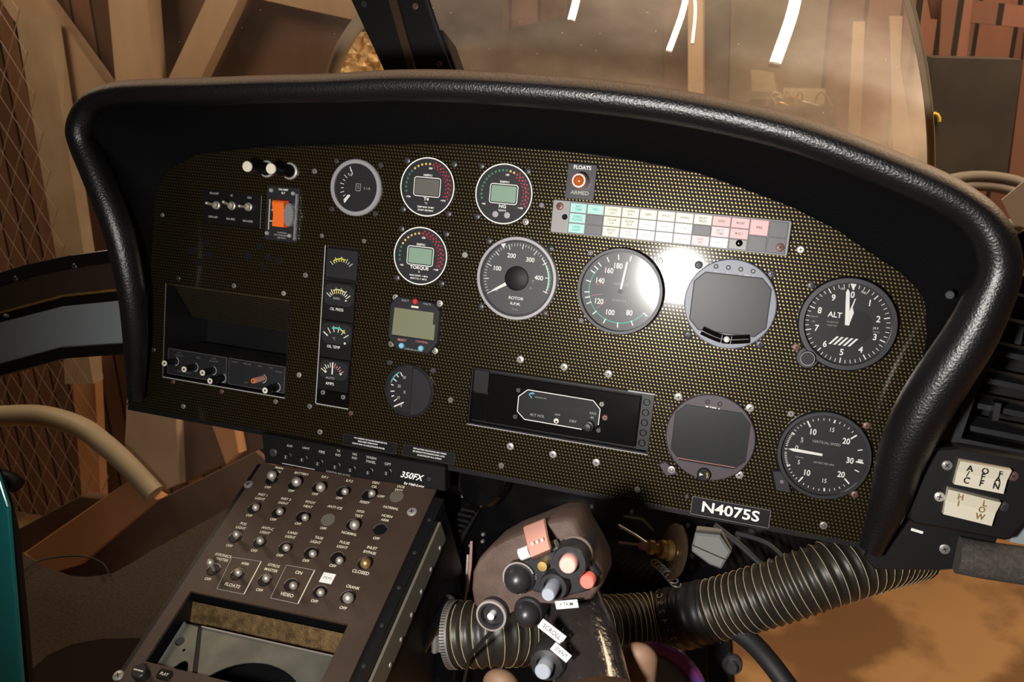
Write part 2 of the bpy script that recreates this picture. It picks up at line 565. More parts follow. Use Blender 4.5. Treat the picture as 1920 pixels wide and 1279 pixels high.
    def plate(s, outer, holes, z0, z1, m):
        c = bpy.data.curves.new('t', 'CURVE')
        c.dimensions = '2D'
        c.fill_mode = 'BOTH'
        c.extrude = (z1 - z0) / 2 / 1000
        for pl in [outer] + holes:
            sp = c.splines.new('POLY')
            sp.points.add(len(pl) - 1)
            for i, p in enumerate(pl):
                sp.points[i].co = (p[0] / 1000, p[1] / 1000, 0, 1)
            sp.use_cyclic_u = True
        o = bpy.data.objects.new('t', c)
        me = bpy.data.meshes.new_from_object(o)
        zm = (z0 + z1) / 2
        s.add([(v.co.x * 1000, v.co.y * 1000, v.co.z * 1000 + zm) for v in me.vertices], [tuple(p.vertices) for p in me.polygons], m)
        bpy.data.objects.remove(o)
        bpy.data.curves.remove(c)
        bpy.data.meshes.remove(me)
        return s
    def map(s, fn):
        s.v = [tuple(fn(Vector(v))) for v in s.v]
        return s
    def build(s, name, parent=None, org=None, sharp=35, scale=MM):
        me = bpy.data.meshes.new(name)
        if org is not None:
            s.v = [tuple(Vector(v) - Vector(org)) for v in s.v]
        me.from_pydata([tuple(c * scale for c in v) for v in s.v], [], s.f)
        for k in s.slots:
            me.materials.append(MATS[k])
        me.polygons.foreach_set('material_index', s.m)
        me.polygons.foreach_set('use_smooth', s.s)
        me.update()
        if any(s.s):
            me.set_sharp_from_angle(angle=RD(sharp))
        o = bpy.data.objects.new(name, me)
        COL.objects.link(o)
        if parent:
            o.parent = parent
        return o

def inset(poly, d):
    n = len(poly)
    out = []
    for i in range(n):
        p0, p1, p2 = Vector(poly[i - 1][:2]), Vector(poly[i][:2]), Vector(poly[(i + 1) % n][:2])
        a = (p1 - p0)
        b = (p2 - p1)
        if a.length < 1e-6 or b.length < 1e-6:
            out.append(tuple(p1))
            continue
        a.normalize()
        b.normalize()
        na, nb = Vector((-a.y, a.x)), Vector((-b.y, b.x))
        k = na + nb
        if k.length < 1e-4:
            out.append(tuple(p1 + na * d))
            continue
        k.normalize()
        out.append(tuple(p1 + k * (d / max(0.35, k.dot(na)))))
    return out

def rrect(x0, x1, y0, y1, r, seg=4):
    out = []
    for cx, cy, a0 in ((x1 - r, y1 - r, 0), (x0 + r, y1 - r, 90), (x0 + r, y0 + r, 180), (x1 - r, y0 + r, 270)):
        for i in range(seg + 1):
            a = RD(a0 + 90 * i / seg)
            out.append((cx + r * cos(a), cy + r * sin(a)))
    return out
def circ(cx, cy, r, seg=40):
    return [(cx + r * cos(2 * pi * i / seg), cy + r * sin(2 * pi * i / seg)) for i in range(seg)]

def spline(pts, n=6):
    pts = [Vector(p) for p in pts]
    out = []
    for i in range(len(pts) - 1):
        p0, p1, p2, p3 = pts[max(i - 1, 0)], pts[i], pts[i + 1], pts[min(i + 2, len(pts) - 1)]
        for k in range(n):
            t = k / n
            out.append(0.5 * ((2 * p1) + (p2 - p0) * t + (2 * p0 - 5 * p1 + 4 * p2 - p3) * t * t + (3 * p1 - p0 - 3 * p2 + p3) * t ** 3))
    out.append(pts[-1])
    return out

def tag(o, label, cat, group=None, kind=None):
    o['label'] = label
    if cat:
        o['category'] = cat
    if group:
        o['group'] = group
    if kind:
        o['kind'] = kind
    return o

QR = Q.to_4x4()
def thing(name, label, cat, loc=(0, 0, 0), group=None, rot=None):
    o = bpy.data.objects.new(name, None)
    COL.objects.link(o)
    o.empty_display_size = 0.02
    m = (Q @ rot).to_4x4() if rot else QR.copy()
    m.translation = W(loc)
    o.matrix_world = m
    return tag(o, label, cat, group)

def copy_tree(o, parent=None):
    c = o.copy()
    COL.objects.link(c)
    if parent:
        c.parent = parent
    for ch in [x for x in bpy.data.objects if x.parent == o]:
        copy_tree(ch, c)
    return c

def child_at(o, x, y, z=0, rz=0):
    o.location = (x * MM, y * MM, z * MM)
    o.rotation_euler = (0, 0, RD(rz))
    return o

def screw_mb(r=2.6, m='screw', h=1.2, kind='cross'):
    b = MB()
    b.lathe([(r, 0), (r, h * 0.5), (r * 0.75, h), (0.02, h)], m, seg=18)
    if kind == 'cross':
        b.bar(-r * .5, 0, r * .5, 0, r * .2, h + .03, 'slot')
        b.bar(0, -r * .5, 0, r * .5, r * .2, h + .03, 'slot')
    elif kind == 'hex':
        b.disc(0, 0, r * .42, h + .03, 'slot', 6)
    elif kind == 'ring':
        b.arc(r * .30, r * .52, 0, 360, h + .03, 'slot', seg=12)
    return b
SCREWS = {}
def screw(parent, x, y, z=0, r=2.6, m='screw', h=1.2, kind='cross', name='screw', rz=None):
    k = (r, m, h, kind)
    if k not in SCREWS:
        SCREWS[k] = screw_mb(r, m, h, kind).build(name, parent)
        o = SCREWS[k]
    else:
        o = bpy.data.objects.new(name, SCREWS[k].data)
        COL.objects.link(o)
        o.parent = parent
    return child_at(o, x, y, z, random.uniform(0, 90) if rz is None else rz)

# ------------------------------------------------------------------ instrument panel
edge_px = [(240, 762), (262, 700), (276, 647), (284, 538), (292, 428), (300, 357), (326, 319), (375, 293), (488, 281), (563, 278), (700, 276),
           (850, 275), (940, 279), (1040, 287), (1173, 303), (1307, 330), (1393, 360), (1480, 393), (1560, 434), (1635, 485), (1677, 512),
           (1702, 535), (1718, 558), (1726, 582), (1727, 625), (1723, 660), (1697, 765), (1677, 850), (1648, 949), (1618, 1024)]
EDGE = [at(x, y)[:2] for x, y in edge_px]
def scale_edge(q, k):     # push outline out a little so that the hood covers the joint
    return q
PO = []
for i, q in enumerate(EDGE):
    c = Vector((35, -110))
    d = Vector(q) - c
    PO.append(tuple(c + d * 1.012) if 3 <= i <= 26 else tuple(q))
PO[-3], PO[-2], PO[-1] = tuple(Vector(EDGE[-3]) + Vector((9, 0))), tuple(Vector(EDGE[-2]) + Vector((14, 0))), tuple(Vector(EDGE[-1]) + Vector((18, 0)))
bay = [at(x, y)[:2] for x, y in ((313.8, 531.7), (302.8, 704.7), (539.3, 749.6), (541.5, 563.5))]
bu0, bu1, bv0, bv1 = -335.5, -177, -209.5, -102.5
ru0, ru1, rv0, rv1 = 33, 218, -203.5, -144.5
su0, su1, sv0, sv1 = -139.5, -100.5, -209.5, -40
panel = thing('instrument_panel', 'large arched helicopter instrument panel of gold-dotted black weave', 'instrument panel', (0, 0, 0))
MB().plate(PO, [[(bu0, bv0), (bu1, bv0), (bu1, bv1), (bu0, bv1)], [(ru0, rv0), (ru1, rv0), (ru1, rv1), (ru0, rv1)],
                [(su0, sv0), (su1, sv0), (su1, sv1), (su0, sv1)]], -4, 0, 'carbon_weave').build('panel_face', panel)
b = MB()
p0, p1 = EDGE[0], EDGE[-1]
b.box(p0[0], p1[0], p0[1] - 4, p0[1] + 0.5, -22, 0.4, 'black_metal')
b.build('lower_flange', panel)
def edge_strips(L_):
    for x0_, y0_, x1_, y1_, w_, m_ in L_:
        b = MB()
        b.bar(x0_, y0_, x1_, y1_, w_, .3, m_)
        b.build('cutout_edge', panel)
edge_strips([(bu0, bv1, bu0, bv0, 1.0, 'steel'), (bu0, bv0, bu1, bv0, 1.0, 'grey_print'), (su0, sv1, su0, sv0, 1.1, 'grey_print'), (su0, sv0, su1, sv0, 1.1, 'grey_print'),
             (ru0, rv0, ru1, rv0, 0.8, 'grey_print'), (ru1 - 26, rv1, ru1, rv1, 1.4, 'grey_print')])
# loose panel screws (pixel, material, radius, kind)
for x, y, m, r, k in [(590, 321, 'screw', 2.8, 'cross'), (573, 516, 'screw', 2.8, 'cross'), (872, 478, 'screw_bright', 2.9, 'ring'),
                      (305, 403, 'screw', 2.3, 'cross'), (288, 656, 'screw_dark', 2.8, 'cross'), (344, 762, 'screw', 2.8, 'cross'),
                      (600, 810, 'screw', 3.0, 'cross'), (845, 750, 'screw', 2.8, 'ring'), (561, 703, 'screw_bright', 2.8, 'ring'),
                      (335, 522, 'screw_dark', 2.6, 'ring'), (439, 536, 'screw', 2.6, 'ring'), (532, 550, 'screw_bright', 2.6, 'ring'),
                      (325, 716, 'screw_rust', 2.4, 'ring'), (416, 734, 'screw_rust', 2.6, 'ring'), (517, 753, 'screw', 2.6, 'ring'),
                      (976, 674, 'screw_bright', 3.7, 'cross'), (1058, 688, 'screw_bright', 3.7, 'cross'), (1141, 701, 'screw_bright', 3.8, 'cross'),
                      (957, 837, 'screw_bright', 3.7, 'cross'), (1037, 852, 'screw_bright', 3.7, 'cross'), (1118, 867, 'screw_bright', 3.7, 'cross'),
                      (940, 873, 'screw', 3.0, 'ring'), (1195, 918, 'screw', 3.0, 'ring'), (1544, 985, 'screw', 3.5, 'ring'),
                      (1016, 385, 'screw', 2.6, 'ring'), (1501, 468, 'screw_bright', 3.4, 'cross'), (604, 442, 'screw', 2.3, 'ring'),
                      (683, 452, 'screw', 2.3, 'ring'), (581, 762, 'screw', 2.8, 'ring'), (658, 775, 'screw_rust', 2.6, 'ring'),
                      (1288, 931, 'screw_dark', 2.2, 'ring')]:
    q = at(x, y)
    screw(panel, q.x, q.y, 0, r, m, 1.2, k)
# blanked stud holes left of centre
for k, (x, y) in enumerate([(360, 470), (372, 492), (392, 478), (386, 455), (465, 480), (492, 500), (503, 483), (523, 489), (487, 462)]):
    q = at(x, y)
    b = MB()
    b.lathe([(4.2, 0), (4.2, .5), (2.6, .5), (2.6, .1), (.02, .1)], 'black_metal', seg=20)
    child_at(b.build('hole_plug', panel), q.x, q.y, 0)
# placards
def placard(pxc, w, h, rows, name, ground='black', edge='grey_print', tilt=0.0, th=0.5):
    q = at(*pxc)
    b = MB()
    b.prism(rrect(-w / 2, w / 2, -h / 2, h / 2, 0.8), 0, th, ground)
    b.frame(rrect(-w / 2 + .2, w / 2 - .2, -h / 2 + .2, h / 2 - .2, 0.8), 0.25, th + .05, edge)
    for t, x, y, hh, wid, bold in rows:
        b.text(t, x, y, th + .06, hh, 'white_print', wid, bold=bold)
    return child_at(b.build(name, panel), q.x, q.y, 0, tilt)
o = placard((1369, 960), 72, 17.5, [('N4075S', 0, 0, 9.8, 1.18, True)], 'registration_placard', 'black', 'grey_print')
o['label'] = 'black placard reading N4075S in white'
o = placard((693, 832), 62, 12.5, [('NO LANDING ON WATER PERMITTED FOR', 1, 3.6, 1.5, .92, True), ('FIELD SHELF OPERATIONS', -2, 0.6, 1.5, .92, True), ('FLOATS ONLY IN CASE DITCHING POWER', -1, -2.6, 1.5, .92, True)], 'warning_placard', 'black', 'lead_edge')
o['label'] = 'left half of the black warning placard'
o = placard((804, 852), 58, 12.5, [('WITH BATTERY RELOCATION LIMIT WIRING', 1, 3.6, 1.5, .86, True), ('SEE GENERATORS INSURANCE MAX. LOAD', 0, 0.6, 1.5, .86, True), ('IN NO HOLD BY 30 A. DURING', 1, -2.6, 1.5, .9, True)], 'warning_placard', 'black', 'lead_edge')
o['label'] = 'right half of the black warning placard'

# ------------------------------------------------------------------ glareshield hood with padded rim
outer_px = [(243, 745), (240, 690), (236, 620), (226, 538), (202, 439), (164, 341), (139, 281), (131, 242), (142, 204), (169, 171), (218, 154),
            (284, 148), (394, 145), (500, 141), (620, 138), (740, 131), (857, 131), (973, 137), (1107, 147), (1240, 163), (1373, 187),
            (1507, 220), (1640, 267), (1773, 323), (1840, 362), (1880, 398), (1908, 445), (1918, 503), (1902, 568), (1868, 647), (1828, 713), (1795, 765),
            (1763, 818), (1730, 883), (1703, 956), (1677, 1000), (1652, 1042)]
NS = len(outer_px)
# rim depth over the panel, and rim radius, along the contour
dep = [14, 22, 34, 46, 56, 62, 66, 70, 72, 74, 76, 78, 80, 80, 80, 80, 80, 80, 80, 80, 80, 80, 78, 76, 74, 72, 70, 66, 62, 56, 50, 44, 38, 30, 22, 16, 12]
rad = [9, 11, 13, 14, 15, 15, 14, 13, 12.5, 12, 12, 12.5, 13, 13, 13, 13.5, 14, 14, 14, 14, 14, 14, 14, 14, 14, 14.5, 15, 16, 18, 20, 21, 21.5, 21, 19, 16, 13, 10]
# matching station on the panel edge (fraction of outline index)
match = [0, 1, 2, 2.6, 3.2, 4.2, 4.8, 5.2, 5.7, 6.2, 6.8, 7.4, 8, 8.5, 9.3, 10, 11, 12, 13, 14, 15, 16, 17.2, 18.6, 19.4, 20, 21, 22.5, 24, 25, 25.6, 26, 26.5, 27, 28, 28.6, 29]
def edge_at(f):
    i = int(f)
    j = min(i + 1, len(EDGE) - 1)
    a, c = Vector(EDGE[i]), Vector(EDGE[j])
    return a.lerp(c, f - i)
cen = Vector((35, -90))
rim_path, skin_in, skin_out = [], [], []
st = []
for k in range(NS):
    h = dep[k]
    o3 = at(*outer_px[k], h)
    st.append((o3, rad[k], edge_at(match[k]), h))
mp = []
for k in range(NS):
    o3 = st[k][0]
    a, c = st[max(k - 1, 0)][0], st[min(k + 1, NS - 1)][0]
    t = (c - a)
    t.z = 0
    t.normalize()
    nin = Vector((t.y, -t.x, 0))        # inward (path runs clockwise seen by the pilot)
    if nin.dot(Vector((cen.x, cen.y, 0)) - Vector((o3.x, o3.y, 0))) < 0:
        nin = -nin
    mp.append(nin)
hood = thing('glareshield', 'black hood over the instrument panel with a thick padded dusty rim', 'glareshield', (35, 60, 40))
HO = Vector((35, 60, 40))
# rim sections: inner start, round the front, back over the outside
def dense(seq, n=4):
    seq = [Vector(q) for q in seq]
    return spline(seq, n)
C3 = dense([st[k][0] + mp[k] * st[k][1] for k in range(NS)])
RR = dense([Vector((st[k][1], 0, 0)) for k in range(NS)])
NI = [v.normalized() for v in dense(mp)]
EE = dense([Vector((st[k][2].x, st[k][2].y, 0)) for k in range(NS)])
rim, inner, outer = [], [], []
for k in range(len(C3)):
    c, r, ni, e = C3[k], RR[k].x, NI[k], EE[k]
    nn = Vector((0, 0, 1))
    ring = []
    for j in range(21):
        a = RD(-35 + (250) * j / 20)      # from inner-back over front to outer-back
        ring.append(c + ni * (r * cos(a)) + nn * (r * sin(a) * (1.15 if sin(a) > 0 else 1.0)))
    back = c - ni * (r * 0.98)
    ring.append(back + nn * (-r * 1.6))
    ring.append(back + nn * (-(c.z + 30)))
    rim.append(ring)
    i0 = ring[0]
    e0 = e + (-ni) * 3.5 + nn * (-2)
    w = [i0.lerp(e0, s) for s in (0, .12, .4, .7, .92, 1)]
    bul = -ni * 5
    w[1] += bul * .6
    w[2] += bul
    w[3] += bul * .8
    w.append(e0 + ni * 1.5 + nn * 0.6)
    inner.append(w)
b = MB()
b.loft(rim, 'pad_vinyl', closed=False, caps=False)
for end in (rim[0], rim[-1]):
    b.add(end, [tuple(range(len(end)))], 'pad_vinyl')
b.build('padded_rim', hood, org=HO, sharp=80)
MB().loft(inner, 'lining', closed=False, caps=False).build('hood_lining', hood, org=HO, sharp=60)
q = at(1781, 553, 40)
screw(hood, *(q - HO), r=3.6, m='screw_dark', h=1.5, kind='ring')
q = at(1797, 906, 20)

# ------------------------------------------------------------------ gauge helpers
def gauge(name, label, px, group=None, cat='gauge', loc=None):
    q = at(*px) if loc is None else Vector((loc[0], loc[1], 0))
    g = thing(name, label, cat, (q.x, q.y, 0), group)
    return g, q
def lang(q, px, py):                     # clockwise-from-up angle of a pixel seen from a gauge centre
    p = at(px, py)
    return math.degrees(math.atan2(p.x - q.x, p.y - q.y))
def corner_screws(g, q, pts, r=2.4, m='screw_dark', kind='cross', z=0.0):
    for x, y in pts:
        p = at(x, y)
        screw(g, p.x - q.x, p.y - q.y, z, r, m, 1.1, kind)
def glass(g, r, z):
    MB().lathe([(r, z - .4), (r, z), (.02, z)], 'gauge_glass', seg=48).build('glass', g)
def ring_bezel(g, ro, ri, h, m, name='bezel', floor=True, zf=1.0):
    b = MB()
    b.lathe([(ro, 0), (ro, h * .6), (ro - (ro - ri) * .25, h), (ri + .3, h), (ri, h - .4), (ri, 0.6)], m, seg=64, caps=False)
    return b.build(name, g)

# rotor tachometer
g, q = gauge('rotor_tachometer', 'large grey rotor RPM gauge with a light ring and black hub', (970, 522))
ring_bezel(g, 41, 37.3, 4.5, 'bezel_grey')
b = MB()
b.disc(0, 0, 38, 1.6, 'dial_grey', 64, h=1.6)
b.arc(35.3, 38, 0, 360, 1.66, 'bezel_dark', seg=64)
for i in range(0, 46):
    a = -122 + i * 5.12
    b.tick(a, 28.5 if i % 10 == 0 else (29 if i % 5 == 0 else 31.3), 34, 0.75 if i % 5 == 0 else 0.42, 1.75, 'white_print')
for n_, i in (('100', 10), ('200', 20), ('300', 30), ('400', 40)):
    a = RD(-122 + i * 5.12)
    b.text(n_, 22.3 * sin(a), 22.6 * cos(a), 1.75, 4.3, 'white_print', .95, bold=True)
b.text('0', -19.5, -13.5, 1.75, 3.4, 'grey_print')
b.arc(31.6, 32.4, 47, 110, 1.8, 'white_print')
b.arc(32.4, 33.4, 62, 102, 1.8, 'green_print')
b.add([(-19.5, 31.5, 1.8), (-14.5, 33, 1.8), (-16.2, 27.5, 1.8)], [(0, 1, 2)], 'white_print')
b.text('ROTOR', 1, -19.5, 1.75, 2.8, 'white_print', 1.1, bold=True)
b.text('R.P.M.', 1, -25, 1.75, 2.6, 'white_print', 1.1, bold=True)
b.text('Tr/mn', 1, -30.5, 1.75, 1.8, 'grey_print')
b.text('T', 16.5, -1.5, 1.75, 3.0, 'grey_print')
b.text('R', 15, -8, 1.75, 2.5, 'grey_print')
b.build('dial', g)
b = MB()
a = RD(-122)
dv, pv = Vector((sin(a), cos(a))), Vector((cos(a), -sin(a)))
b.add([tuple(dv * 12 - pv * 1.6) + (2.6,), tuple(dv * 12 + pv * 1.6) + (2.6,), tuple(dv * 24 + pv * 1.1) + (2.6,), tuple(dv * 32) + (2.6,), tuple(dv * 24 - pv * 1.1) + (2.6,)], [(0, 1, 2, 3, 4)], 'white_print')
b.build('needle', g)
MB().lathe([(12, 1.6), (12, 3.2), (11, 3.7), (.02, 3.7)], 'black', seg=36).build('hub', g)
glass(g, 37.2, 4.2)
corner_screws(g, q, [(917, 452), (1033, 466), (902, 575), (1022, 588)], 3.2, 'screw_dark', 'ring')

# airspeed indicator
g, q = gauge('airspeed_indicator', 'round airspeed gauge with a black rim, washed out by glare', (1164, 546))
ring_bezel(g, 41.2, 37.2, 8, 'bezel_dark')
b = MB()
b.disc(0, 0, 37.6, 2.4, 'dial_grey', 64, h=2.4)
for x, y in ((1680, 810), (1560, 880), (1435, 900), (1320, 865), (1235, 790), (1185, 705), (1175, 655), (1160, 610), (1185, 515), (1215, 430), (1250, 400), (1280, 370), (1355, 335), (1445, 310), (1548, 325)):
    b.tick(lang(q, 860 + x / 4.8, 420 + y / 4.8), 29.5, 34.5, 1.1, 2.55, 'white_print')
for n_, x, y in (('80', 1540, 800), ('100', 1365, 795), ('120', 1265, 695), ('140', 1275, 510), ('160', 1355, 420), ('180', 1437, 378)):
    p = at(860 + x / 4.8, 420 + y / 4.8)
    b.text(n_, p.x - q.x, p.y - q.y, 2.55, 5.0, 'white_print', .85, bold=True)
b.arc(29.6, 30.5, 125, 310, 2.5, 'teal_print', seg=60)
for a in (255, 228):
    b.tick(a, 17, 28, 0.5, 2.55, 'pink_print')
b.text('AIRSPEED', 0, 6.5, 2.55, 2.4, 'grey_print')
b.text('KNOTS', 0, -9, 2.55, 2.4, 'grey_print', 1.2)
b.text('MPH x 10', -20, 4, 2.55, 1.4, 'pink_print')
b.build('dial', g)
b = MB()
b.bar(0, -1, 3.5, 28, 1.9, 3.4, 'white_print')
b.disc(0, 0, 2.2, 3.5, 'black', 20)
b.build('needle', g)
glass(g, 37.1, 5.8)
corner_screws(g, q, [(1108, 474), (1216, 600), (1090, 601)], 3.0, 'screw_dark', 'ring')
corner_screws(g, q, [(1237, 489)], 3.0, 'screw_bright', 'ring')

# attitude style displays
def efis(name, label, px, bez, scr, upper):
    g, q = gauge(name, label, px, cat='display')
    b = MB()
    b.lathe([(41, 0), (41, 3.5), (40, 4.4), (.02, 4.4)], bez, seg=64)
    if not upper:
        b.prism([(-38, -30), (-24, -40), (-36, -44), (-44, -34)], 0, 3.2, bez, .6)
    b.build('bezel', g)
    hw, hh, ch = 34, 26.5, 9
    oy = 0 if upper else 1
    poly = [(-hw + ch, hh + oy), (hw - ch, hh + oy), (hw, hh - ch + oy), (hw, -hh + ch + oy), (hw - ch, -hh + oy), (-hw + ch, -hh + oy), (-hw, -hh + ch + oy), (-hw, hh - ch + oy)]
    b = MB()
    b.prism(poly, 4.2, 4.7, scr)
    b.frame(poly, 1.0, 4.75, 'black')
    if not upper:
        b.bar(-27, -24, 26, -24, .5, 4.8, 'pink_print')
    b.build('screen', g)
    return g, q
g, q = efis('flight_display', 'blank chamfered grey screen in a blue-grey round bezel, slip ball below', (1369, 570), 'bezel_blue', 'screen_grey', True)
b = MB()
for x, y in ((413, 157), (506, 166), (598, 178), (690, 193)):
    p = at(1240 + x / 4, 460 + y / 4) - q
    b.arc(1.3, 2.1, 0, 360, 4.5, 'slot', p.x, p.y, 16)
    b.disc(p.x, p.y, 1.2, 4.5, 'grey_print', 12)
for x, y, t in ((412, 196, 'A'), (500, 204, 'V'), (595, 220, 'A'), (640, 224, 'DIM'), (688, 230, 'V')):
    p = at(1240 + x / 4, 460 + y / 4) - q
    b.text(t, p.x, p.y, 4.5, 1.5, 'white_print')
b.build('button_row', g)
b = MB()
pa, pb = at(1316, 620, 8) - q, at(1404, 636, 8) - q
mid = (pa + pb) / 2 + Vector((-1, -4.2, 0))
path = spline([(pa.x, pa.y, 7), (mid.x, mid.y, 7), (pb.x, pb.y, 7)], 8)
b.tube(path, 4.0, 'black_gloss', 14)
b.build('slip_tube', g)
b = MB()
b.sphere((mid.x + 3, mid.y + .5, 9.6), 3.0, 'white_print')
b.build('slip_ball', g)
b = MB()
b.bar(mid.x - 1.8, mid.y - 4, mid.x - 1.3, mid.y + 4, .5, 11.3, 'grey_print')
b.bar(mid.x + 6.6, mid.y - 4, mid.x + 7.1, mid.y + 4, .5, 11.3, 'grey_print')
b.build('centre_mark', g)
corner_screws(g, q, [(1310, 497), (1447, 514), (1290, 628)], 3.8, 'screw_dark', 'cross')
corner_screws(g, q, [(1425, 646)], 3.8, 'screw_dark', 'hex')
g, q = efis('flight_display', 'blank dark screen in a mauve-brown round bezel with a DIM mark', (1332, 819), 'bezel_mauve', 'lcd_dark', False)
b = MB()
for x, y in ((510, 128), (602, 145)):
    p = at(1200 + x / 4, 720 + y / 4) - q
    b.arc(1.3, 2.2, 0, 360, 4.5, 'slot', p.x, p.y, 16)
p = at(1200 + 550 / 4, 720 + 175 / 4) - q
b.text('DIM', p.x, p.y, 4.5, 2.2, 'white_print', 1.1, bold=True)
b.add([(p.x - 7, p.y + 1.2, 4.5), (p.x - 5.5, p.y - 1.2, 4.5), (p.x - 4, p.y + 1.2, 4.5)], [(0, 1, 2)], 'white_print')
b.add([(p.x + 7, p.y - 1.2, 4.5), (p.x + 5.5, p.y + 1.2, 4.5), (p.x + 4, p.y - 1.2, 4.5)], [(0, 1, 2)], 'white_print')
b.build('button_row', g)
p = at(1321, 887) - q
b = MB()
b.lathe([(6.4, 4), (6.4, 6.5), (5.6, 7.2), (.02, 7.2)], 'black', seg=28)
b.add([(-4, 1.5, 7.3), (-4, -1.5, 7.3), (-.5, 0, 7.3)], [(0, 1, 2)], 'cream')
b.text('SYNC', 3, 0, 7.3, 1.9, 'yellow_print', .8, rot=-80)
child_at(b.build('sync_knob', g), p.x, p.y, 0)
corner_screws(g, q, [(1272, 744), (1406, 765), (1386, 890)], 3.8, 'screw_bright', 'cross')
corner_screws(g, q, [(1260, 879)], 3.6, 'screw_bright', 'ring', 3)

# altimeter
g, q = gauge('altimeter', 'round altimeter reading near zero with the word ALT and hatched flag', (1588, 607))
ring_bezel(g, 41.6, 36.0, 7, 'bezel_dark')
b = MB()
b.disc(0, 0, 37, 2.0, 'face_black', 64, h=2.0)
for i in range(50):
    a = i * 7.2 + 2
    b.tick(a, 30.2 if i % 5 == 0 else 31.8, 35, 0.9 if i % 5 == 0 else 0.5, 2.1, 'white_print')
for i in range(10):
    a = RD(i * 36 + 2)
    b.text(str(i), 25.6 * sin(a), 25.6 * cos(a), 2.1, 5.4, 'white_print', .9, bold=True)
b.add([(-2.2, 35.4, 2.2), (2.8, 35.3, 2.2), (.6, 29.8, 2.2)], [(0, 1, 2)], 'white_print')
b.text('ALT', -11, 6.5, 2.1, 4.6, 'white_print', 1.0, bold=True)
b.text('CALIBRATED', -12, 0, 2.1, 1.2, 'grey_print')
b.text('20,000 FEET', -12, -3, 2.1, 1.2, 'grey_print')
b.text('100', -8, 30, 2.1, 1.9, 'white_print', rot=12)
b.text('FEET', 10, 28.6, 2.1, 1.9, 'white_print', rot=-20)
b.text('1000 FT', -28, 3, 2.1, 1.4, 'grey_print')
b.text('MB', -28, -1.5, 2.1, 1.4, 'grey_print')
b.text('29.9', 23.5, -1, 2.1, 1.9, 'white_print', rot=4)
b.text('IN HG', 24.5, -4, 2.1, 1.4, 'grey_print')
b.disc(7, -2, 15, 2.06, 'black', 36)
for k in range(5):
    x = -10 + k * 4.0
    b.add([(x - 3, -19.5, 2.2), (x - 1, -19.5, 2.2), (x + 5.0, -12, 2.2), (x + 3.0, -12, 2.2)], [(0, 1, 2, 3)], 'white_print')
b.build('dial', g)
b = MB()
a = RD(-7)
dv, pv = Vector((sin(a), cos(a))), Vector((cos(a), -sin(a)))
b.add([tuple(dv * -1 - pv * 1.9) + (3.4,), tuple(dv * -1 + pv * 1.9) + (3.4,), tuple(dv * 28 + pv * 1.5) + (3.4,), tuple(dv * 31) + (3.4,), tuple(dv * 28 - pv * 1.5) + (3.4,)], [(0, 1, 2, 3, 4)], 'white_print')
b.build('needle', g)
b = MB()
a = RD(9)
dv, pv = Vector((sin(a), cos(a))), Vector((cos(a), -sin(a)))
b.add([tuple(dv * -1 - pv * 1.7) + (2.9,), tuple(dv * -1 + pv * 1.7) + (2.9,), tuple(dv * 11 + pv * 2.4) + (2.9,), tuple(dv * 15) + (2.9,), tuple(dv * 23 + pv * .4) + (2.9,), tuple(dv * 23 - pv * .4) + (2.9,), tuple(dv * 13 - pv * 1.4) + (2.9,)], [(0, 1, 2, 3, 4, 5, 6)], 'white_print')
b.build('needle', g)
glass(g, 36.2, 5)
p = at(1514, 671, 6) - q
b = MB()
b.lathe([(10, 0), (10, 4), (9, 5)], 'bezel_dark', seg=28)
child_at(b.build('knob_base', g), p.x, p.y, 0)
b = MB()
b.lathe([(6.4, 4), (6.4, 11), (5.9, 11.6), (.02, 11.6)], 'face_black', seg=28)
b.arc(5.7, 6.2, 0, 360, 11.7, 'grey_print')
child_at(b.build('setting_knob', g), p.x, p.y, 0)
corner_screws(g, q, [(1493, 651)], 3.4, 'screw_rust', 'cross')
corner_screws(g, q, [(1521, 535)], 3.4, 'screw_dark', 'cross')

# vertical speed
g, q = gauge('vertical_speed_indicator', 'round gauge marked VERTICAL SPEED, white needle pointing left at zero', (1544, 852))
ring_bezel(g, 40.6, 36.5, 6, 'bezel_dark')
b = MB()
b.prism([(-42, -22), (-36, -40), (-22, -40), (-30, -20)], 0, 4, 'bezel_dark', .8)
p = at(1466, 901) - q
b.build('lug', g)
screw(g, p.x, p.y, 4, 1.8, 'screw', 1, 'cross')
b = MB()
b.disc(0, 0, 37, 2.0, 'face_black', 64, h=2.0)
VS = {0: -90, 5: -62, 10: -32, 15: 9, 20: 48, 25: 72, 30: 93}
def vsa(x):
    ks = sorted(VS)
    for i in range(len(ks) - 1):
        if ks[i] <= x <= ks[i + 1]:
            return VS[ks[i]] + (VS[ks[i + 1]] - VS[ks[i]]) * (x - ks[i]) / (ks[i + 1] - ks[i])
for s_ in (1, -1):
    for x in range(0, 21):
        a = vsa(x)
        a = a if s_ > 0 else 180 - a
        b.tick(a, 27.5 if x in (10, 20) else (30.5 if x in (5, 15) else 31.5), 33.5, 1.3 if x % 5 == 0 else .55, 2.1, 'white_print')
    for x in (1, 2, 3, 4):
        a = vsa(x + .5)
        a = a if s_ > 0 else 180 - a
        b.tick(a, 31.5, 33.5, .5, 2.1, 'white_print')
    for x in (25, 29):
        a = vsa(x)
        a = a if s_ > 0 else 180 - a
        b.tick(a, 29, 33, .9, 2.1, 'white_print')
    for x, r in ((5, 22.5), (10, 22.5), (15, 24), (20, 23)):
        a = vsa(x)
        a = RD(a if s_ > 0 else 180 - a)
        b.text(str(x), r * sin(a), r * cos(a), 2.1, 5.2 if x in (10, 20) else 3.8, 'white_print', .85, bold=x in (10, 20))
b.tick(93, 27.5, 34, 1.3, 2.1, 'white_print')
b.text('30', 22.5, -1.5, 2.1, 5.2, 'white_print', .85, bold=True)
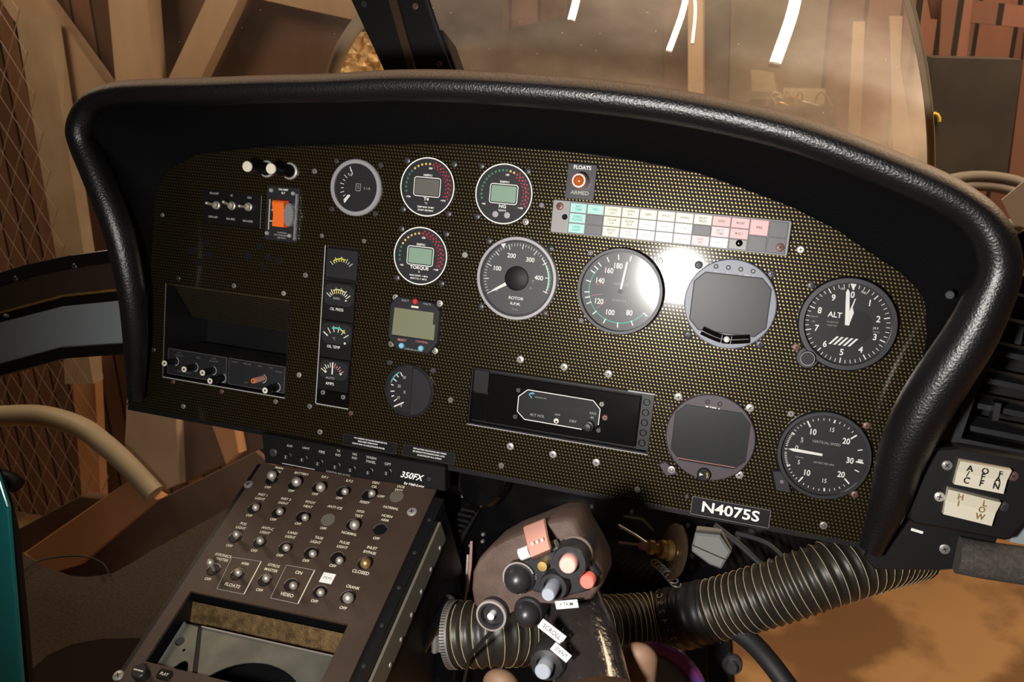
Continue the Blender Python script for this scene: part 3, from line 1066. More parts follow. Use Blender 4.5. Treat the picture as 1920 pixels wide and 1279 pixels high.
b.text('0', -23.5, 2.6, 2.1, 4, 'white_print')
b.text('VERTICAL SPEED', 1, 11, 2.1, 2.4, 'grey_print', .95)
b.text('100 FEET PER MIN', 1, -8, 2.1, 1.7, 'grey_print', .95)
b.text('UP', -20, 8, 2.1, 1.4, 'grey_print')
b.text('DOWN', -20, -6, 2.1, 1.4, 'grey_print')
b.build('dial', g)
b = MB()
a = RD(-89)
dv, pv = Vector((sin(a), cos(a))), Vector((cos(a), -sin(a)))
b.add([tuple(dv * 1 - pv * 1.1) + (3.2,), tuple(dv * 1 + pv * 1.1) + (3.2,), tuple(dv * 26 + pv * 1.4) + (3.2,), tuple(dv * 31) + (3.2,), tuple(dv * 26 - pv * 1.4) + (3.2,)], [(0, 1, 2, 3, 4)], 'white_print')
b.build('needle', g)
glass(g, 36.7, 4.6)
corner_screws(g, q, [(1483, 776)], 3.0, 'screw', 'cross')
corner_screws(g, q, [(1625, 798), (1602, 927)], 3.2, 'screw_rust', 'cross')

# oil temperature style gauge with grey ring
g, q = gauge('oil_gauge', 'round black gauge with a plain grey ring beside the orange switch', (668.5, 352))
ring_bezel(g, 28.8, 24.2, 3.5, 'bezel_grey')
b = MB()
b.disc(0, 0, 24.6, 1.2, 'face_black', 48, h=1.2)
for i in range(9):
    a = -140 + i * 15
    b.tick(a, 14, 17 if i % 2 else 18.5, .6, 1.3, 'white_print')
b.text('0', -6, 12.5, 1.3, 2.6, 'white_print')
b.bar(-13, -14, -8, -8, 1.2, 1.35, 'white_print')
b.tick(-22, 17, 22, 1.0, 1.3, 'white_print')
b.frame([(0, -3), (5, -3), (5, 4), (0, 4)], .6, 1.3, 'grey_print')
b.text('S', 2.5, .5, 1.3, 3.4, 'grey_print')
b.text('S 1:R', 12.5, 0, 1.3, 2.6, 'grey_print')
b.build('dial', g)
b = MB()
b.bar(-12, -16, -6, -8, 1.6, 1.9, 'white_print')
b.build('needle', g)
glass(g, 24.1, 2.8)
corner_screws(g, q, [(631, 302), (714, 310), (622, 392), (704, 401)], 2.8, 'screw_dark', 'cross')

# three LED ring gauges
def led_gauge(label, px, lcd, ng, ny, nr, mid, name_, unit, rows, lo, hi):
    g, q = gauge('led_gauge', label, px, cat='gauge')
    b = MB()
    b.lathe([(29.3, 0), (29.3, 2.2), (28.6, 2.8), (.02, 2.8)], 'face_black', seg=56)
    b.arc(27.9, 29.0, 0, 360, 2.9, 'white_print', seg=56)
    tot = ng + ny + nr
    for i in range(tot):
        a = RD(-104 + 214 * i / (tot - 1))
        c = 'led_green' if i < ng else ('led_yellow' if i < ng + ny else 'led_red')
        r = 22.6
        b.disc(r * sin(a), r * cos(a), 1.15, 2.95, c, 12)
        if c == 'led_red':
            a2 = a + RD(4)
            b.disc((r - 2.6) * sin(a2), (r - 2.6) * cos(a2), .8, 2.95, c, 10)
            b.disc((r + 2.4) * sin(a2), (r + 2.4) * cos(a2), .9, 2.95, c, 10)
    b.text(mid, 2, 18.3, 2.95, 1.9, 'white_print', bold=True)
    b.text('350FX1', 0, 11.4, 2.95, 2.0, 'white_print', 1.1, bold=True)
    b.text(lo, -19.5, -11, 2.95, 1.7, 'white_print', bold=True)
    b.text(hi, 18, -12, 2.95, 1.7, 'white_print', bold=True)
    b.text(name_, 0, -12, 2.95, 3.2, 'white_print', 1.1, bold=True)
    b.text(unit, 0, -16, 2.95, 2.0, 'white_print', 1.1)
    for i, r_ in enumerate(rows):
        b.text(r_, 0, -20 - i * 3.0, 2.95, 1.6, 'white_print', 1.0, bold=True)
    b.frame(rrect(-14, 14, -9.2, 9.2, 2.2), .75, 2.95, 'white_print')
    b.build('face', g)
    b = MB()
    b.prism(rrect(-12.6, 12.6, -7.8, 7.8, 1), 2.8, 3.1, lcd)
    b.build('lcd_screen', g)
    return g, q
g, q = led_gauge('LED ring gauge marked T4 with a grey screen', (803, 351), 'lcd_grey', 6, 5, 10, '100', 'T4', '°C', ['TEMP MAX 10 SEC', 'START: 840 MAX'], '<750', '>910')
corner_screws(g, q, [(764, 301), (852, 308), (756, 392), (841, 401)], 3.2, 'screw_dark', 'ring')
g, q = led_gauge('LED ring gauge marked NG with a bright green screen', (946, 364), 'lcd_green', 12, 2, 9, '100', 'NG', '%RPM', [], '<60', '>108')
b = MB()
for x, y in ((-6.5, -20), (5.5, -20)):
    b.lathe([(3.0, 2.8), (3.0, 3.3), (2.0, 3.3), (2.0, 2.9), (.02, 2.9)], 'bezel_grey', x, y, 20)
b.build('hole_ring', g)
corner_screws(g, q, [(903, 311), (990, 321), (895, 406)], 3.2, 'screw_dark', 'ring')
corner_screws(g, q, [(986, 416)], 3.3, 'screw_bright', 'ring')
g, q = led_gauge('LED ring gauge marked TORQUE with a green screen', (790, 480), 'lcd_green', 4, 6, 11, '100', 'TORQUE', '%', ['MAX CONT. = 88 %', 'MAX T.O. = 100 %'], '<60', '>108')
corner_screws(g, q, [(753, 429), (837, 439), (744, 521), (828, 532)], 3.2, 'screw_dark', 'ring')

# digital clock / volt display
g, q = gauge('digital_voltmeter', 'small olive LCD voltmeter with a red button and two blue buttons', (779, 608), cat='display')
b = MB()
b.prism([(-20, 27), (20, 25), (28, 17), (28, -15), (19, -28), (-17, -28), (-28, -16), (-28, 18)], 0, 5, 'bezel_dark', 1.2)
b.text('ELECT', -11, 23.4, 5.1, 2.0, 'grey_print')
b.text('VOLTS', 13, 22.6, 5.1, 2.0, 'grey_print')
b.rect(-4, 4, 17.2, 19.2, 5.1, 'cream')
b.text('SELECT', -11.5, -17.4, 5.1, 2.1, 'pink_print', bold=True)
b.text('CONTROL', 10.5, -16.5, 5.1, 2.0, 'pink_print')
b.text('CHRON AVION', 2, -25.8, 5.1, 1.8, 'grey_print', 1.1)
b.build('case', g)
b = MB()
b.prism([(-22, 15), (21, 15), (21, 3), (23.5, 3), (23.5, -13), (-23, -13)], 4.6, 5.4, 'lcd_olive')
b.bar(-23, -13.8, 24, -13.8, .7, 5.5, 'black')
b.build('lcd_screen', g)
for x, y, m in ((0.5, 24, 'red'), (-11, -23, 'blue_button'), (10.5, -22.8, 'blue_button')):
    b = MB()
    b.lathe([(2.9, 4.5), (2.9, 6.6), (2.2, 7.4), (.02, 7.4)], m, seg=20)
    child_at(b.build('push_button', g), x, y, 0)['label'] = 'red push button' if m == 'red' else 'pale blue push button'
corner_screws(g, q, [(742, 558), (825, 569), (816, 658)], 3.3, 'screw_bright', 'ring')
corner_screws(g, q, [(734, 645)], 3.3, 'screw', 'cross')

# half dial pressure gauge
g, q = gauge('pressure_gauge', 'round gauge whose right half is a blank cover, scale on its left', (769, 732))
b = MB()
b.lathe([(27.5, 0), (27.5, 3), (26.2, 4), (25, 4), (24.6, 2.5), (.02, 2.5)], 'bezel_dark', seg=48)
for a, t in ((-32, 1), (-46, 0), (-62, 1), (-80, 0), (-100, 1), (-115, 0), (-130, 1)):
    b.tick(a, 16.5 if t else 18, 21, 1.0 if t else 1.1, 2.6, 'white_print')
for t, x, y in (('30', -6.5, 13), ('20', -11.5, 3), ('10', -11.5, -9), ('X', -5, -2.4), ('0', -7.5, -17)):
    b.text(t, x, y, 2.6, 3.0, 'grey_print', .9, bold=True)
b.arc(21, 22.2, -75, -35, 2.6, 'teal_print')
b.bar(-16, -19.5, -5, -13, 1.3, 2.7, 'white_print')
b.build('dial', g)
b = MB()
poly = [(26.0 * cos(RD(a)), 26.0 * sin(RD(a))) for a in range(-84, 85, 8)]
b.prism(poly, 2.5, 5.2, 'bezel_dark', 1)
b.build('cover', g)
glass(g, 24.5, 3.2)
corner_screws(g, q, [(731, 680), (812, 695)], 2.9, 'screw_dark', 'cross')

# meter column
def meter(label, cx_, cy_, w, h, rows, style):
    g = thing('strip_meter', label, 'meter', (cx_, cy_, 0), 'small meters in the upright column')
    b = MB()
    if style == 'square':
        b.prism(rrect(-w / 2, w / 2, -h / 2, h / 2, 1.5), -6, 0.8, 'bezel_dark', .8)
    else:
        b.prism(rrect(-w / 2, w / 2, -h / 2, h / 2, 1), -6, -.5, 'black')
        b.prism(rrect(-w / 2 + 1.2, w / 2 - 1.2, -5, h / 2 - 1, 7), -1, 0.6, 'face_black', .8)
    return g, b
COLX = -120
g, b = meter('top meter of the column, square dark face, yellow scale', COLX + 0.5, -57.5, 36.5, 31, [], 'square')
for i in range(9):
    a = -48 + i * 12
    b.tick(a, 12.5, 17.5 if i % 2 == 0 else 16, 1.0, .95, 'yellow_print' if 1 <= i <= 5 else 'grey_print', 0, -10)
b.arc(14.8, 16, -38, 18, .95, 'yellow_print', 0, -10)
b.build('face', g)
g, b = meter('column meter marked OIL PRESS', COLX - 0.5, -97, 37, 40, [], 'r')
for i in range(11):
    a = -52 + i * 10.4
    b.tick(a, 11.5, 17.5 if i % 2 == 0 else 15.5, .9, .75, 'yellow_print' if 3 <= i <= 6 else 'cream', 0, -3)
b.arc(15, 16, -25, 28, .75, 'cream', 0, -3)
b.text('BARS', -2, 3, .75, 2.4, 'grey_print')
b.disc(9, 2, 1.0, .75, 'cream', 10)
b.text('OIL PRESS', -1, -8.5, .75, 3.0, 'white_print', .85)
b.build('face', g)
g, b = meter('column meter marked OIL TEMP, scale partly green', COLX - 0.5, -138, 37, 39, [], 'r')
for i in range(6):
    a = -55 + i * 22
    b.tick(a, 11.5, 18, 1.3 if i == 0 else .9, .75, 'cream', 0, -3)
b.arc(15, 17, -18, 22, .75, 'teal_print', 0, -3)
b.arc(15, 16.5, 22, 42, .75, 'yellow_print', 0, -3)
b.text('°C', -2, 1.5, .75, 2.4, 'grey_print')
b.disc(11, -2, 1.2, .75, 'cream', 10)
b.text('OIL TEMP', -2, -7.5, .75, 3.0, 'white_print', .85)
b.build('face', g)
g, b = meter('column meter marked AMPS, needle upright', COLX - 1, -176, 36, 34, [], 'r')
for i in range(11):
    a = -60 + i * 12
    b.tick(a, 10.5, 15.5 if i % 2 == 0 else 14, .9, .75, 'cream' if i < 6 else 'pink_print', -1, -2)
b.bar(-1, 1, -1, 14, 1.3, .8, 'white_print')
b.disc(-9, 3, 1.4, .75, 'cream', 10)
b.disc(9, 3, 1.4, .75, 'cream', 10)
b.text('AUTO', -3, -3.4, .75, 2.6, 'grey_print')
b.text('AMPS', -3, -9.5, .75, 3.2, 'white_print', .9)
b.build('face', g)
b = MB()
b.box(su0, su1, sv0, sv1, -9, -6.2, 'black')
b.box(su0 + 1, su1 - 1, sv0 + 1, -194, -6, -.8, 'black_gloss')
o = b.build('meter_mount', panel)
o['label'] = 'black plate carrying the column of meters'
for x, y in ((605, 736), (643, 745)):
    p = at(x, y)
    screw(panel, p.x, p.y, -.8, 2.6, 'screw', 1.2, 'hex')

# ------------------------------------------------------------------ annunciator panel
u0, u1, v0, v1 = 101, 319, -2.9, 28.5
g = thing('caption_panel', 'long grey warning panel of coloured caption windows', 'warning panel', ((u0 + u1) / 2, (v0 + v1) / 2, 0))
hw, hh = (u1 - u0) / 2, (v1 - v0) / 2
b = MB()
b.prism(rrect(-hw, hw, -hh, hh, 2), 0, 4.5, 'ann_frame', .8)
b.rect(-hw + 17, hw - 2, -hh + 1.2, hh - 1.2, 4.56, 'cap_grey')
b.build('frame', g)
cap = [  # column: list of (rows, colour, text)
    [(1, 'cap_cyan', 'BAT\nTEMP'), (1, 'cap_cyan', 'CABLE\nDOWN'), (1, 'cap_cyan', 'LAND\nLIGHT')],
    [(1, 'cap_cyan', 'GPU'), (1, 'cap_grey', ''), (1, 'cap_grey', '')],
    [(1, 'cap_yellow', 'COWL\nL.H'), (1, 'cap_yellow', 'DOOR\nL.H'), (1, 'cap_yellow', 'PITOT\nHT')],
    [(1, 'cap_yellow', 'COWL\nR.H'), (1, 'cap_yellow', 'DOOR\nR.H'), (1, 'cap_white', 'FUEL\nLOW')],
    [(1, 'cap_yellow', 'GEN'), (1, 'cap_white', 'P. INLT'), (1, 'cap_white', 'FUEL P')],
    [(1, 'cap_yellow', 'PITOT'), (1, 'cap_white', 'FUEL'), (1, 'cap_white', 'GOV')],
    [(1, 'cap_yellow', 'HORN'), (1, 'cap_white', 'T. TAIL'), (1, 'cap_white', 'ENG CHIP')],
    [(1, 'cap_yellow', 'INLET\nPRESS'), (1, 'cap_grey', ''), (1, 'cap_rose', 'ENG\nOIL')],
    [(1, 'cap_pink', 'HYD'), (1, 'cap_rose', 'BATT\nTEMP'), (1, 'cap_white', 'ENG. P')],
    [(1, 'cap_pink', 'M.G.B.P'), (1, 'cap_pink', 'M.G.B. T'), (1, 'ann_frame', '')],
    [(1.5, 'cap_pink', 'FIRE'), (1.5, 'cap_grey', '')],
    [(1.5, 'cap_grey', ''), (1.5, 'cap_grey', '')]]
cx0 = -hw + 17.2
cw = (2 * hw - 19.5) / 12
for i, colm in enumerate(cap):
    y = hh - 1.4
    for r_, m, t in colm:
        hgt = r_ * (2 * hh - 2.8) / 3
        b = MB()
        xa = cx0 + i * cw
        b.prism(rrect(-cw / 2 + .5, cw / 2 - .5, -hgt / 2 + .45, hgt / 2 - .45, .4), 3.6, 5.1, m, .25)
        if t:
            ls = t.split('\n')
            pm = 'teal_print' if m == 'cap_cyan' else ('dim_print' if m in ('cap_yellow', 'cap_pink') else 'grey_print')
            for j, l in enumerate(ls):
                b.text(l, 0, (len(ls) - 1) * 1.4 - j * 2.9, 5.15, 2.0, pm, min(1.0, 5.2 / max(3, len(l))), bold=True)
        o = child_at(b.build('caption_window', g), xa + cw / 2, y - hgt / 2, 0)
        y -= hgt
for x, y, r, m in ((1050, 387, 3.6, 'screw_rust'), (1463, 464, 3.8, 'screw_rust')):
    p = at(x, y, 4) - Vector(((u0 + u1) / 2, (v0 + v1) / 2, 0))
    screw(g, p.x, p.y, 4.6, r, m, 1, 'cross')
for x, y, r in ((1059.5, 407, 2.6), (1386, 456, 3.0)):
    p = at(x, y, 4) - Vector(((u0 + u1) / 2, (v0 + v1) / 2, 0))
    b = MB()
    b.lathe([(r, 4.5), (r, 6.0), (r * .7, 6.6), (.02, 6.6)], 'black_gloss', seg=20)
    child_at(b.build('test_button', g), p.x, p.y, 0)

# floats armed lamp
g, q = gauge('float_arming_light', 'amber warning lamp on a small dark plate marked FLOATS ARMED', (1090, 340), cat='warning light')
b = MB()
b.prism(rrect(-14, 14, -17, 16, .8), 0, 1.5, 'bezel_dark', .3)
b.text('FLOATS', 0, 12.5, 1.6, 3.4, 'white_print', 1.0, bold=True)
b.text('ARMED', 0, -11, 1.6, 3.4, 'grey_print', 1.1, bold=True)
b.build('plate', g)
b = MB()
b.lathe([(8, 1.5), (8, 3), (7, 5), (7.2, 12), (6.4, 13.5), (5.0, 13.5), (4.8, 12.5)], 'collar_pink', seg=32, caps=False)
o = b.build('lamp_collar', g)
child_at(o, 0.5, 0, 0)
b = MB()
b.lathe([(5.0, 11.5), (4.6, 13.2), (3.2, 14.6), (1.4, 15.2), (.02, 15.3)], 'lamp_lens', seg=28)
o = b.build('lamp_lens', g)
child_at(o, 0.5, 0, 0)

# ------------------------------------------------------------------ radio bay with altitude display
rc = ((ru0 + ru1) / 2, (rv0 + rv1) / 2)
g = thing('radio_altimeter_display', 'wide black unit in the panel with a white chamfered outline', 'avionics unit', (rc[0], rc[1], 0))
hw, hh = (ru1 - ru0) / 2 - .6, (rv1 - rv0) / 2 - .6
b = MB()
b.box(-hw, hw, -hh, hh, -14, -11, 'black')
b.box(-hw, -hw + 1, -hh, hh, -14, -.5, 'black_metal')
b.box(hw - 1, hw, -hh, hh, -14, -.5, 'black_metal')
b.box(-hw, hw, hh - 1, hh, -14, -.5, 'black_metal')
b.box(-hw, hw, -hh, -hh + 1, -14, -.5, 'black_metal')
b.build('recess', g)
b = MB()
b.prism(rrect(-hw + 18, hw - 13, -hh + 4, hh - 4, 1.5), -11, -3, 'black_gloss', .6)
b.build('face_plate', g)
ro = Vector((rc[0], rc[1], 0))
def rp(x, y, n=-2.5):
    p = at(960 + x / 10.105, 720 + y / 10.1, n) - ro
    return p.x, p.y
b = MB()
pts = [rp(*p) for p in ((300, 110), (1540, 315), (1670, 480), (1630, 780), (1560, 840), (1320, 860), (235, 670), (100, 520), (125, 235))]
b.prism(pts, -3, -1.2, 'black', .3)
b.build('display_unit', g)
b = MB()
pts2 = [rp(x, y, -1.1) for x, y in ((1320, 860), (235, 670), (100, 520), (125, 235), (300, 110), (1540, 315), (1670, 480), (1635, 780))]
b.frame(pts2, .8, -1.1, 'white_print', close=False)
for (xa, ya, xb, yb) in ((250, 300, 790, 560), (950, 400, 1380, 640)):
    a_, c_ = rp(xa, ya, -1), rp(xb, yb, -1)
    b.rect(min(a_[0], c_[0]), max(a_[0], c_[0]), min(a_[1], c_[1]) + 2, max(a_[1], c_[1]), -1.05, 'lcd_dark')
for t, x, y, h_, m in (('ALT HOL', 480, 600, 2.6, 'grey_print'), ('HDR', 860, 585, 1.9, 'grey_print'), ('OBY', 1155, 710, 2.6, 'grey_print'),
                       ('RAD', 1535, 560, 2.4, 'grey_print'), ('40', 1515, 640, 2.4, 'grey_print'), ('TECHNISONIC INC.', 545, 265, 1.3, 'grey_print')):
    a_ = rp(x, y, -1)
    b.text(t if 'TECH' not in t else 'AVIONICS INC.', a_[0], a_[1], -1.0, h_, m, 1.0)
a_ = rp(320, 190, -1)
for ang_, ln in ((0, 6), (18, 5), (-60, 5)):
    b.bar(a_[0], a_[1], a_[0] + ln * cos(RD(ang_ + 12)), a_[1] + ln * sin(RD(ang_ + 12)), .9, -1.0, 'blue_logo')
b.build('markings', g)
a_ = rp(845, 695, -1)
b = MB()
b.lathe([(2.6, -1.2), (2.6, .8), (1.6, 1.2), (.02, 1.2)], 'cream', seg=20)
b.disc(.3, -.6, 1.0, 1.3, 'slot', 12)
child_at(b.build('sensor_button', g), a_[0], a_[1], 0)
a_ = rp(1450, 800, 4)
b = MB()
b.lathe([(5, -2), (5, 6), (3.4, 6.5), (3.4, 11), (.02, 11.4)], 'grip_black', seg=24)
child_at(b.build('dual_knob', g), a_[0], a_[1], 0)
for x, y, m in ((120, 120, 'screw_dark'), (60, 620, 'screw_dark'), (1700, 385, 'screw'), (1640, 880, 'screw_dark'), (1760, 640, 'screw_rust')):
    a_ = rp(x, y, -2)
    screw(g, a_[0], a_[1], -2.8, 2.6 if m != 'screw_rust' else 3.0, m, 1.5, 'cross')
b = MB()
b.box(-hw + 1, -hw + 16, 4, hh - 3, -11, -7, 'black_metal')
b.box(-hw + 1, -hw + 16, -hh + 3, 2, -11, -8, 'black_gloss')
b.build('side_bracket', g)
b = MB()
b.box(hw - 12, hw - 1.5, -hh + 2, hh - 2, -11, -5, 'black_metal')
for k in range(5):
    b.lathe([(3.4, -5), (3.4, -4), (2.6, -4), (2.6, -5)], 'black_gloss', hw - 7, -hh + 9 + k * 10, 16, caps=False)
b.build('side_bracket', g)

# ------------------------------------------------------------------ upper left controls
# toggle plate with three switches
q = at(437, 393)
g = thing('toggle_switch_plate', 'small black plate with three chrome toggle switches', 'switch panel', (q.x, q.y, 0))
b = MB()
b.prism(rrect(-37, 35, -17, 19, .8), 0, 1.2, 'black', .3)
b.bar(35.2, -17, 35.2, 18, .8, 1.25, 'dim_print')
for t, x, y in (('RN-OFF', 403, 363), ('IC', 436, 367), ('ON', 469, 371), ('GPS-NIT', 401, 407), ('RN-MIC', 434, 411), ('RN-HDR', 466, 415)):
    p = at(x, y) - q
    b.text(t, p.x, p.y, 1.3, 2.2, 'grey_print', 1.05, bold=True)
b.build('plate', g)
def toggle(parent, x, y, z, ax, ay, m='chrome', L=13, r0=3.6):
    b = MB()
    b.lathe([(r0 * 1.25, 0), (r0 * 1.25, 1.8), (r0, 2.4), (r0 * .9, 4.5), (.02, 4.6)], m, seg=20)
    o = child_at(b.build('toggle_switch', parent), x, y, z)
    b = MB()
    tip = (ax, ay, L)
    b.tube([(0, 0, 4), (ax * .5, ay * .5, L * .55), tip], lambda t: 1.0 + t * .9, 'chrome', 10)
    b.sphere(tip, 1.9, 'chrome', 10, 6)
    b.build('lever', o)
    return o
for (x, y), (ax, ay) in (((408, 385), (-5, 3.5)), ((437, 386), (-3, 7)), ((468, 388), (-4, 0.5))):
    p = at(x, y) - q
    toggle(g, p.x, p.y, 1.2, ax * .7, ay * .5)
# emergency beacon switch
q = at(531, 401)
g = thing('emergency_beacon_switch', 'orange rocker switch on a black plate with four bright corner screws', 'switch', (q.x, q.y, 0))
b = MB()
b.prism(rrect(-20, 19, -29, 28, 1), 0, 2, 'face_black', .5)
for t, y, h_ in (('ARTEX', 25, 2.4), ('ELT', 21.5, 2.4)):
    b.text(t if t != 'ARTEX' else 'ON XMIT', 0, y, 2.1, h_ * .8, 'white_print', 1.0, bold=True)
b.bar(-15.5, -18, -15.5, 14, 1.5, 2.1, 'grey_print')
b.rect(-13, -10.5, 2, 4, 2.1, 'grey_print')
b.rect(-15, -10.5, -9.5, -8, 2.1, 'grey_print')
for k, t in enumerate(('WARNING', 'FOR EMERGENCY', 'USE ONLY')):
    b.text(t, 1, -20 - k * 2.7, 2.1, 1.7, 'grey_print', 1.0)
b.build('plate', g)
b = MB()
b.prism(rrect(-7.5, 8, -14, 14.5, 1), 1.5, 5, 'red', .8)
b.build('switch_surround', g)
b = MB()
prof = [(-7, 3), (-7, 8.5), (0, 7.2), (7.5, 12), (14, 3)]
R_ = []
for x in (-6.8, 7):
    R_.append([(x, -13.5, 3), (x, -13.5, 9.5), (x, -2, 8.2), (x, 11.5, 12), (x, 13.5, 10), (x, 13.5, 3)])
b.loft(R_, 'orange', smooth=False)
o = b.build('rocker', g)
b = MB()
b.prism([(12.5 + 5.5 * cos(RD(a)), 12.5 * sin(RD(a))) for a in range(0, 360, 15)], 2, 12, 'guard_plastic', 1.5)
b.box(16.5, 18.5, -26, 22, 2, 5, 'guard_plastic')
b.build('switch_guard', g)
for x, y in ((511, 357), (552, 363), (503, 437), (545, 442)):
    p = at(x, y) - q
    screw(g, p.x, p.y, 2, 2.3, 'screw_bright', 2.0, 'plain')
# push-pull dimmer knobs
for (x, y), (xt, yt), lab in (((502, 317), (477, 307), 'left of the two white-tipped push knobs on the panel'), ((545, 321), (526, 312), 'right of the two white-tipped push knobs on the panel')):
    q = at(x, y)
    g = thing('push_knob', lab, 'knob', (q.x, q.y, 0), 'white-tipped knobs at the top left')
    b = MB()
    b.lathe([(8.8, 0), (8.8, 2.5), (7.8, 3.2), (7.0, 3.2)], 'screw_bright', seg=28, caps=False)
    b.build('collar', g)
    b = MB()
    b.lathe([(7.0, 0), (7.0, 3), (6.3, 4), (5.9, 35), (5.3, 36)], 'black_gloss', seg=28)
    b.build('shaft', g)
    b = MB()
    b.lathe([(5.4, 35.5), (5.6, 36.2), (5.2, 37.6), (.02, 37.8)], 'cream', seg=28)
    b.build('tip', g)

# ------------------------------------------------------------------ left bay: two audio units in a recess
bc = Vector(((bu0 + bu1) / 2, (bv0 + bv1) / 2, 0))
hw, hh = (bu1 - bu0) / 2 - .5, (bv1 - bv0) / 2 - .5
b = MB()
D = -75
b.box(-hw, hw, -hh, hh, D - 2, D, 'black')
b.box(-hw, -hw + 1, -hh, hh, D, -.6, 'black_metal')
b.box(-hw, hw, -hh, -hh + 1, D, -.6, 'black_metal')
b.box(hw - 1, hw, -hh, hh, D, -.6, 'black_metal')
b.box(-hw, hw, hh - 1, hh, D, -.6, 'fine_weave')
b.add([(-hw + 2, hh - 42, -46), (hw - 2, hh - 42, -46), (hw - 2, hh - 1, -10), (-hw + 2, hh - 1, -10)], [(0, 1, 2, 3)], 'fine_weave')
b.v = [(x + bc.x, y + bc.y, z) for x, y, z in b.v]
o = b.build('radio_bay_liner', panel)
def audio_unit(label, x0, x1, knobs, rows):
    cxx = (x0 + x1) / 2
    g = thing('audio_panel', label, 'avionics unit', (bc.x + cxx, bc.y - hh + 17, -2), 'two audio panels in the left bay')
    w = (x1 - x0) / 2 - .5
    b = MB()
    b.prism(rrect(-w, w, -14, 16, .8), -60, -2, 'face_black', .5)
    b.frame(rrect(-w + .5, w - .5, -13.5, 15.5, .8), .35, -1.9, 'dim_print')
    for t, x, y in rows:
        b.text(t, x, y, -1.9, 1.8, 'dim_print', 1.1)
    b.build('case', g)
    for x, y, big, m in knobs:
        b = MB()
        L = 16 if not big else 20
        b.lathe([(4.4 if big else 3.4, -2), (4.2 if big else 3.2, L - 3), (3.4 if big else 2.6, L)], 'black_gloss' if m != 'orange' else 'guard_pink', seg=24)
        b.disc(0, 0, 3.2 if m != 'orange' else 2.4, L + .2, 'cream' if m != 'orange' else 'orange', 20, h=.8)
        b.disc(0, 0, 1.2, L + .3, 'slot', 10)
        b.arc(4.6, 5.4, 20, 170, -1.6, 'grey_print')
        child_at(b.build('knob', g), x, y, 0)
    return g
audio_unit('left black audio panel in the recessed bay with white-tipped knobs', -hw + 1.5, 2, [(-29, 2, 0, ''), (-3, -1, 0, ''), (21, -1.5, 0, ''), (34, -8, 1, '')], [('ICS', -24, 12), ('VOLUME', -24, 9), ('ISOL', 2, 10), ('VOX', 22, 12), ('RECEIVER', 22, 9), ('COM 1  COM 2', -16, -9)])
audio_unit('right black audio panel in the recessed bay with an orange knob', 3, hw - 3, [(8, -1, 0, 'orange'), (26, -8, 1, '')], [('COM1', -28, 12), ('MASTER', -12, 12), ('NAV', 4, 12), ('VOL', 18, 12), ('TRANS', 28, 9), ('PTT', -12, -9)])

# ------------------------------------------------------------------ centre console
RP = Matrix.Rotation(-0.083, 3, 'Y') @ Matrix.Rotation(-0.985, 3, 'X') @ Matrix.Rotation(0.084, 3, 'Z')
OP = Vector((-172.87, -293.8, 25))
def ped(px, py, z=0.0):
    nrm = RP.col[2]
    p = hit(px, py, OP + nrm * z, nrm)
    return RP.transposed() @ (p - OP)
def pc(x, y, z=0.0):                      # coordinates of the enlarged console picture
    return ped(380 + x / 2.9135, 840 + y / 2.9135, z)

g = thing('console_switch_panel', 'brown sloping console panel with four rows of toggle switches', 'switch panel', OP, rot=RP)
tl, tr = ped(497, 868), ped(806, 918)
ytop = (tl.y + tr.y) / 2
xl = (tl.x + ped(213, 1279).x) / 2
xr = (tr.x + ped(668, 1279).x) / 2
o1, o2, o3, o4 = ped(363, 1106), ped(650, 1174), ped(267, 1240), ped(619, 1245)
ox0, ox1 = (o1.x + o3.x) / 2, (o2.x + o4.x) / 2
oy1 = (o1.y + o2.y) / 2
oy0 = ped(264, 1238).y
yb = oy0 - 45
HOLES = [(378, 174, 378, 150), (502, 200, 513, 185), (632, 215, 645, 215), (765, 240, 778, 238), (905, 258, 925, 248),
         (280, 330, 290, 325), (412, 352, 422, 348), (545, 375, 560, 380), (822, 418, 830, 420), (970, 445, 0, 0),
         (178, 488, 185, 472), (312, 515, 315, 507), (450, 545, 458, 545), (590, 573, 602, 578), (735, 600, 748, 615), (885, 630, 890, 630),
         (60, 665, 42, 625), (190, 690, 195, 680), (340, 722, 348, 712), (482, 748, 495, 752), (640, 785, 645, 790), (790, 815, 795, 820)]
hs = [pc(h[0], h[1]) for h in HOLES]
b = MB()
b.plate([(xl, ytop), (xr, ytop), (xr, yb), (xl, yb)], [circ(h.x, h.y, 6.4, 24) for h in hs] + [[(ox0, oy0), (ox1, oy0), (ox1, oy1), (ox0, oy1)]], -3, 0, 'switch_plate')
def lab(t, x, y, h=2.9, m='cream', wid=1.0, bold=True):
    p = pc(x, y)
    b.text(t, p.x, p.y, .06, h, m, wid, bold=bold, rot=-1.5)
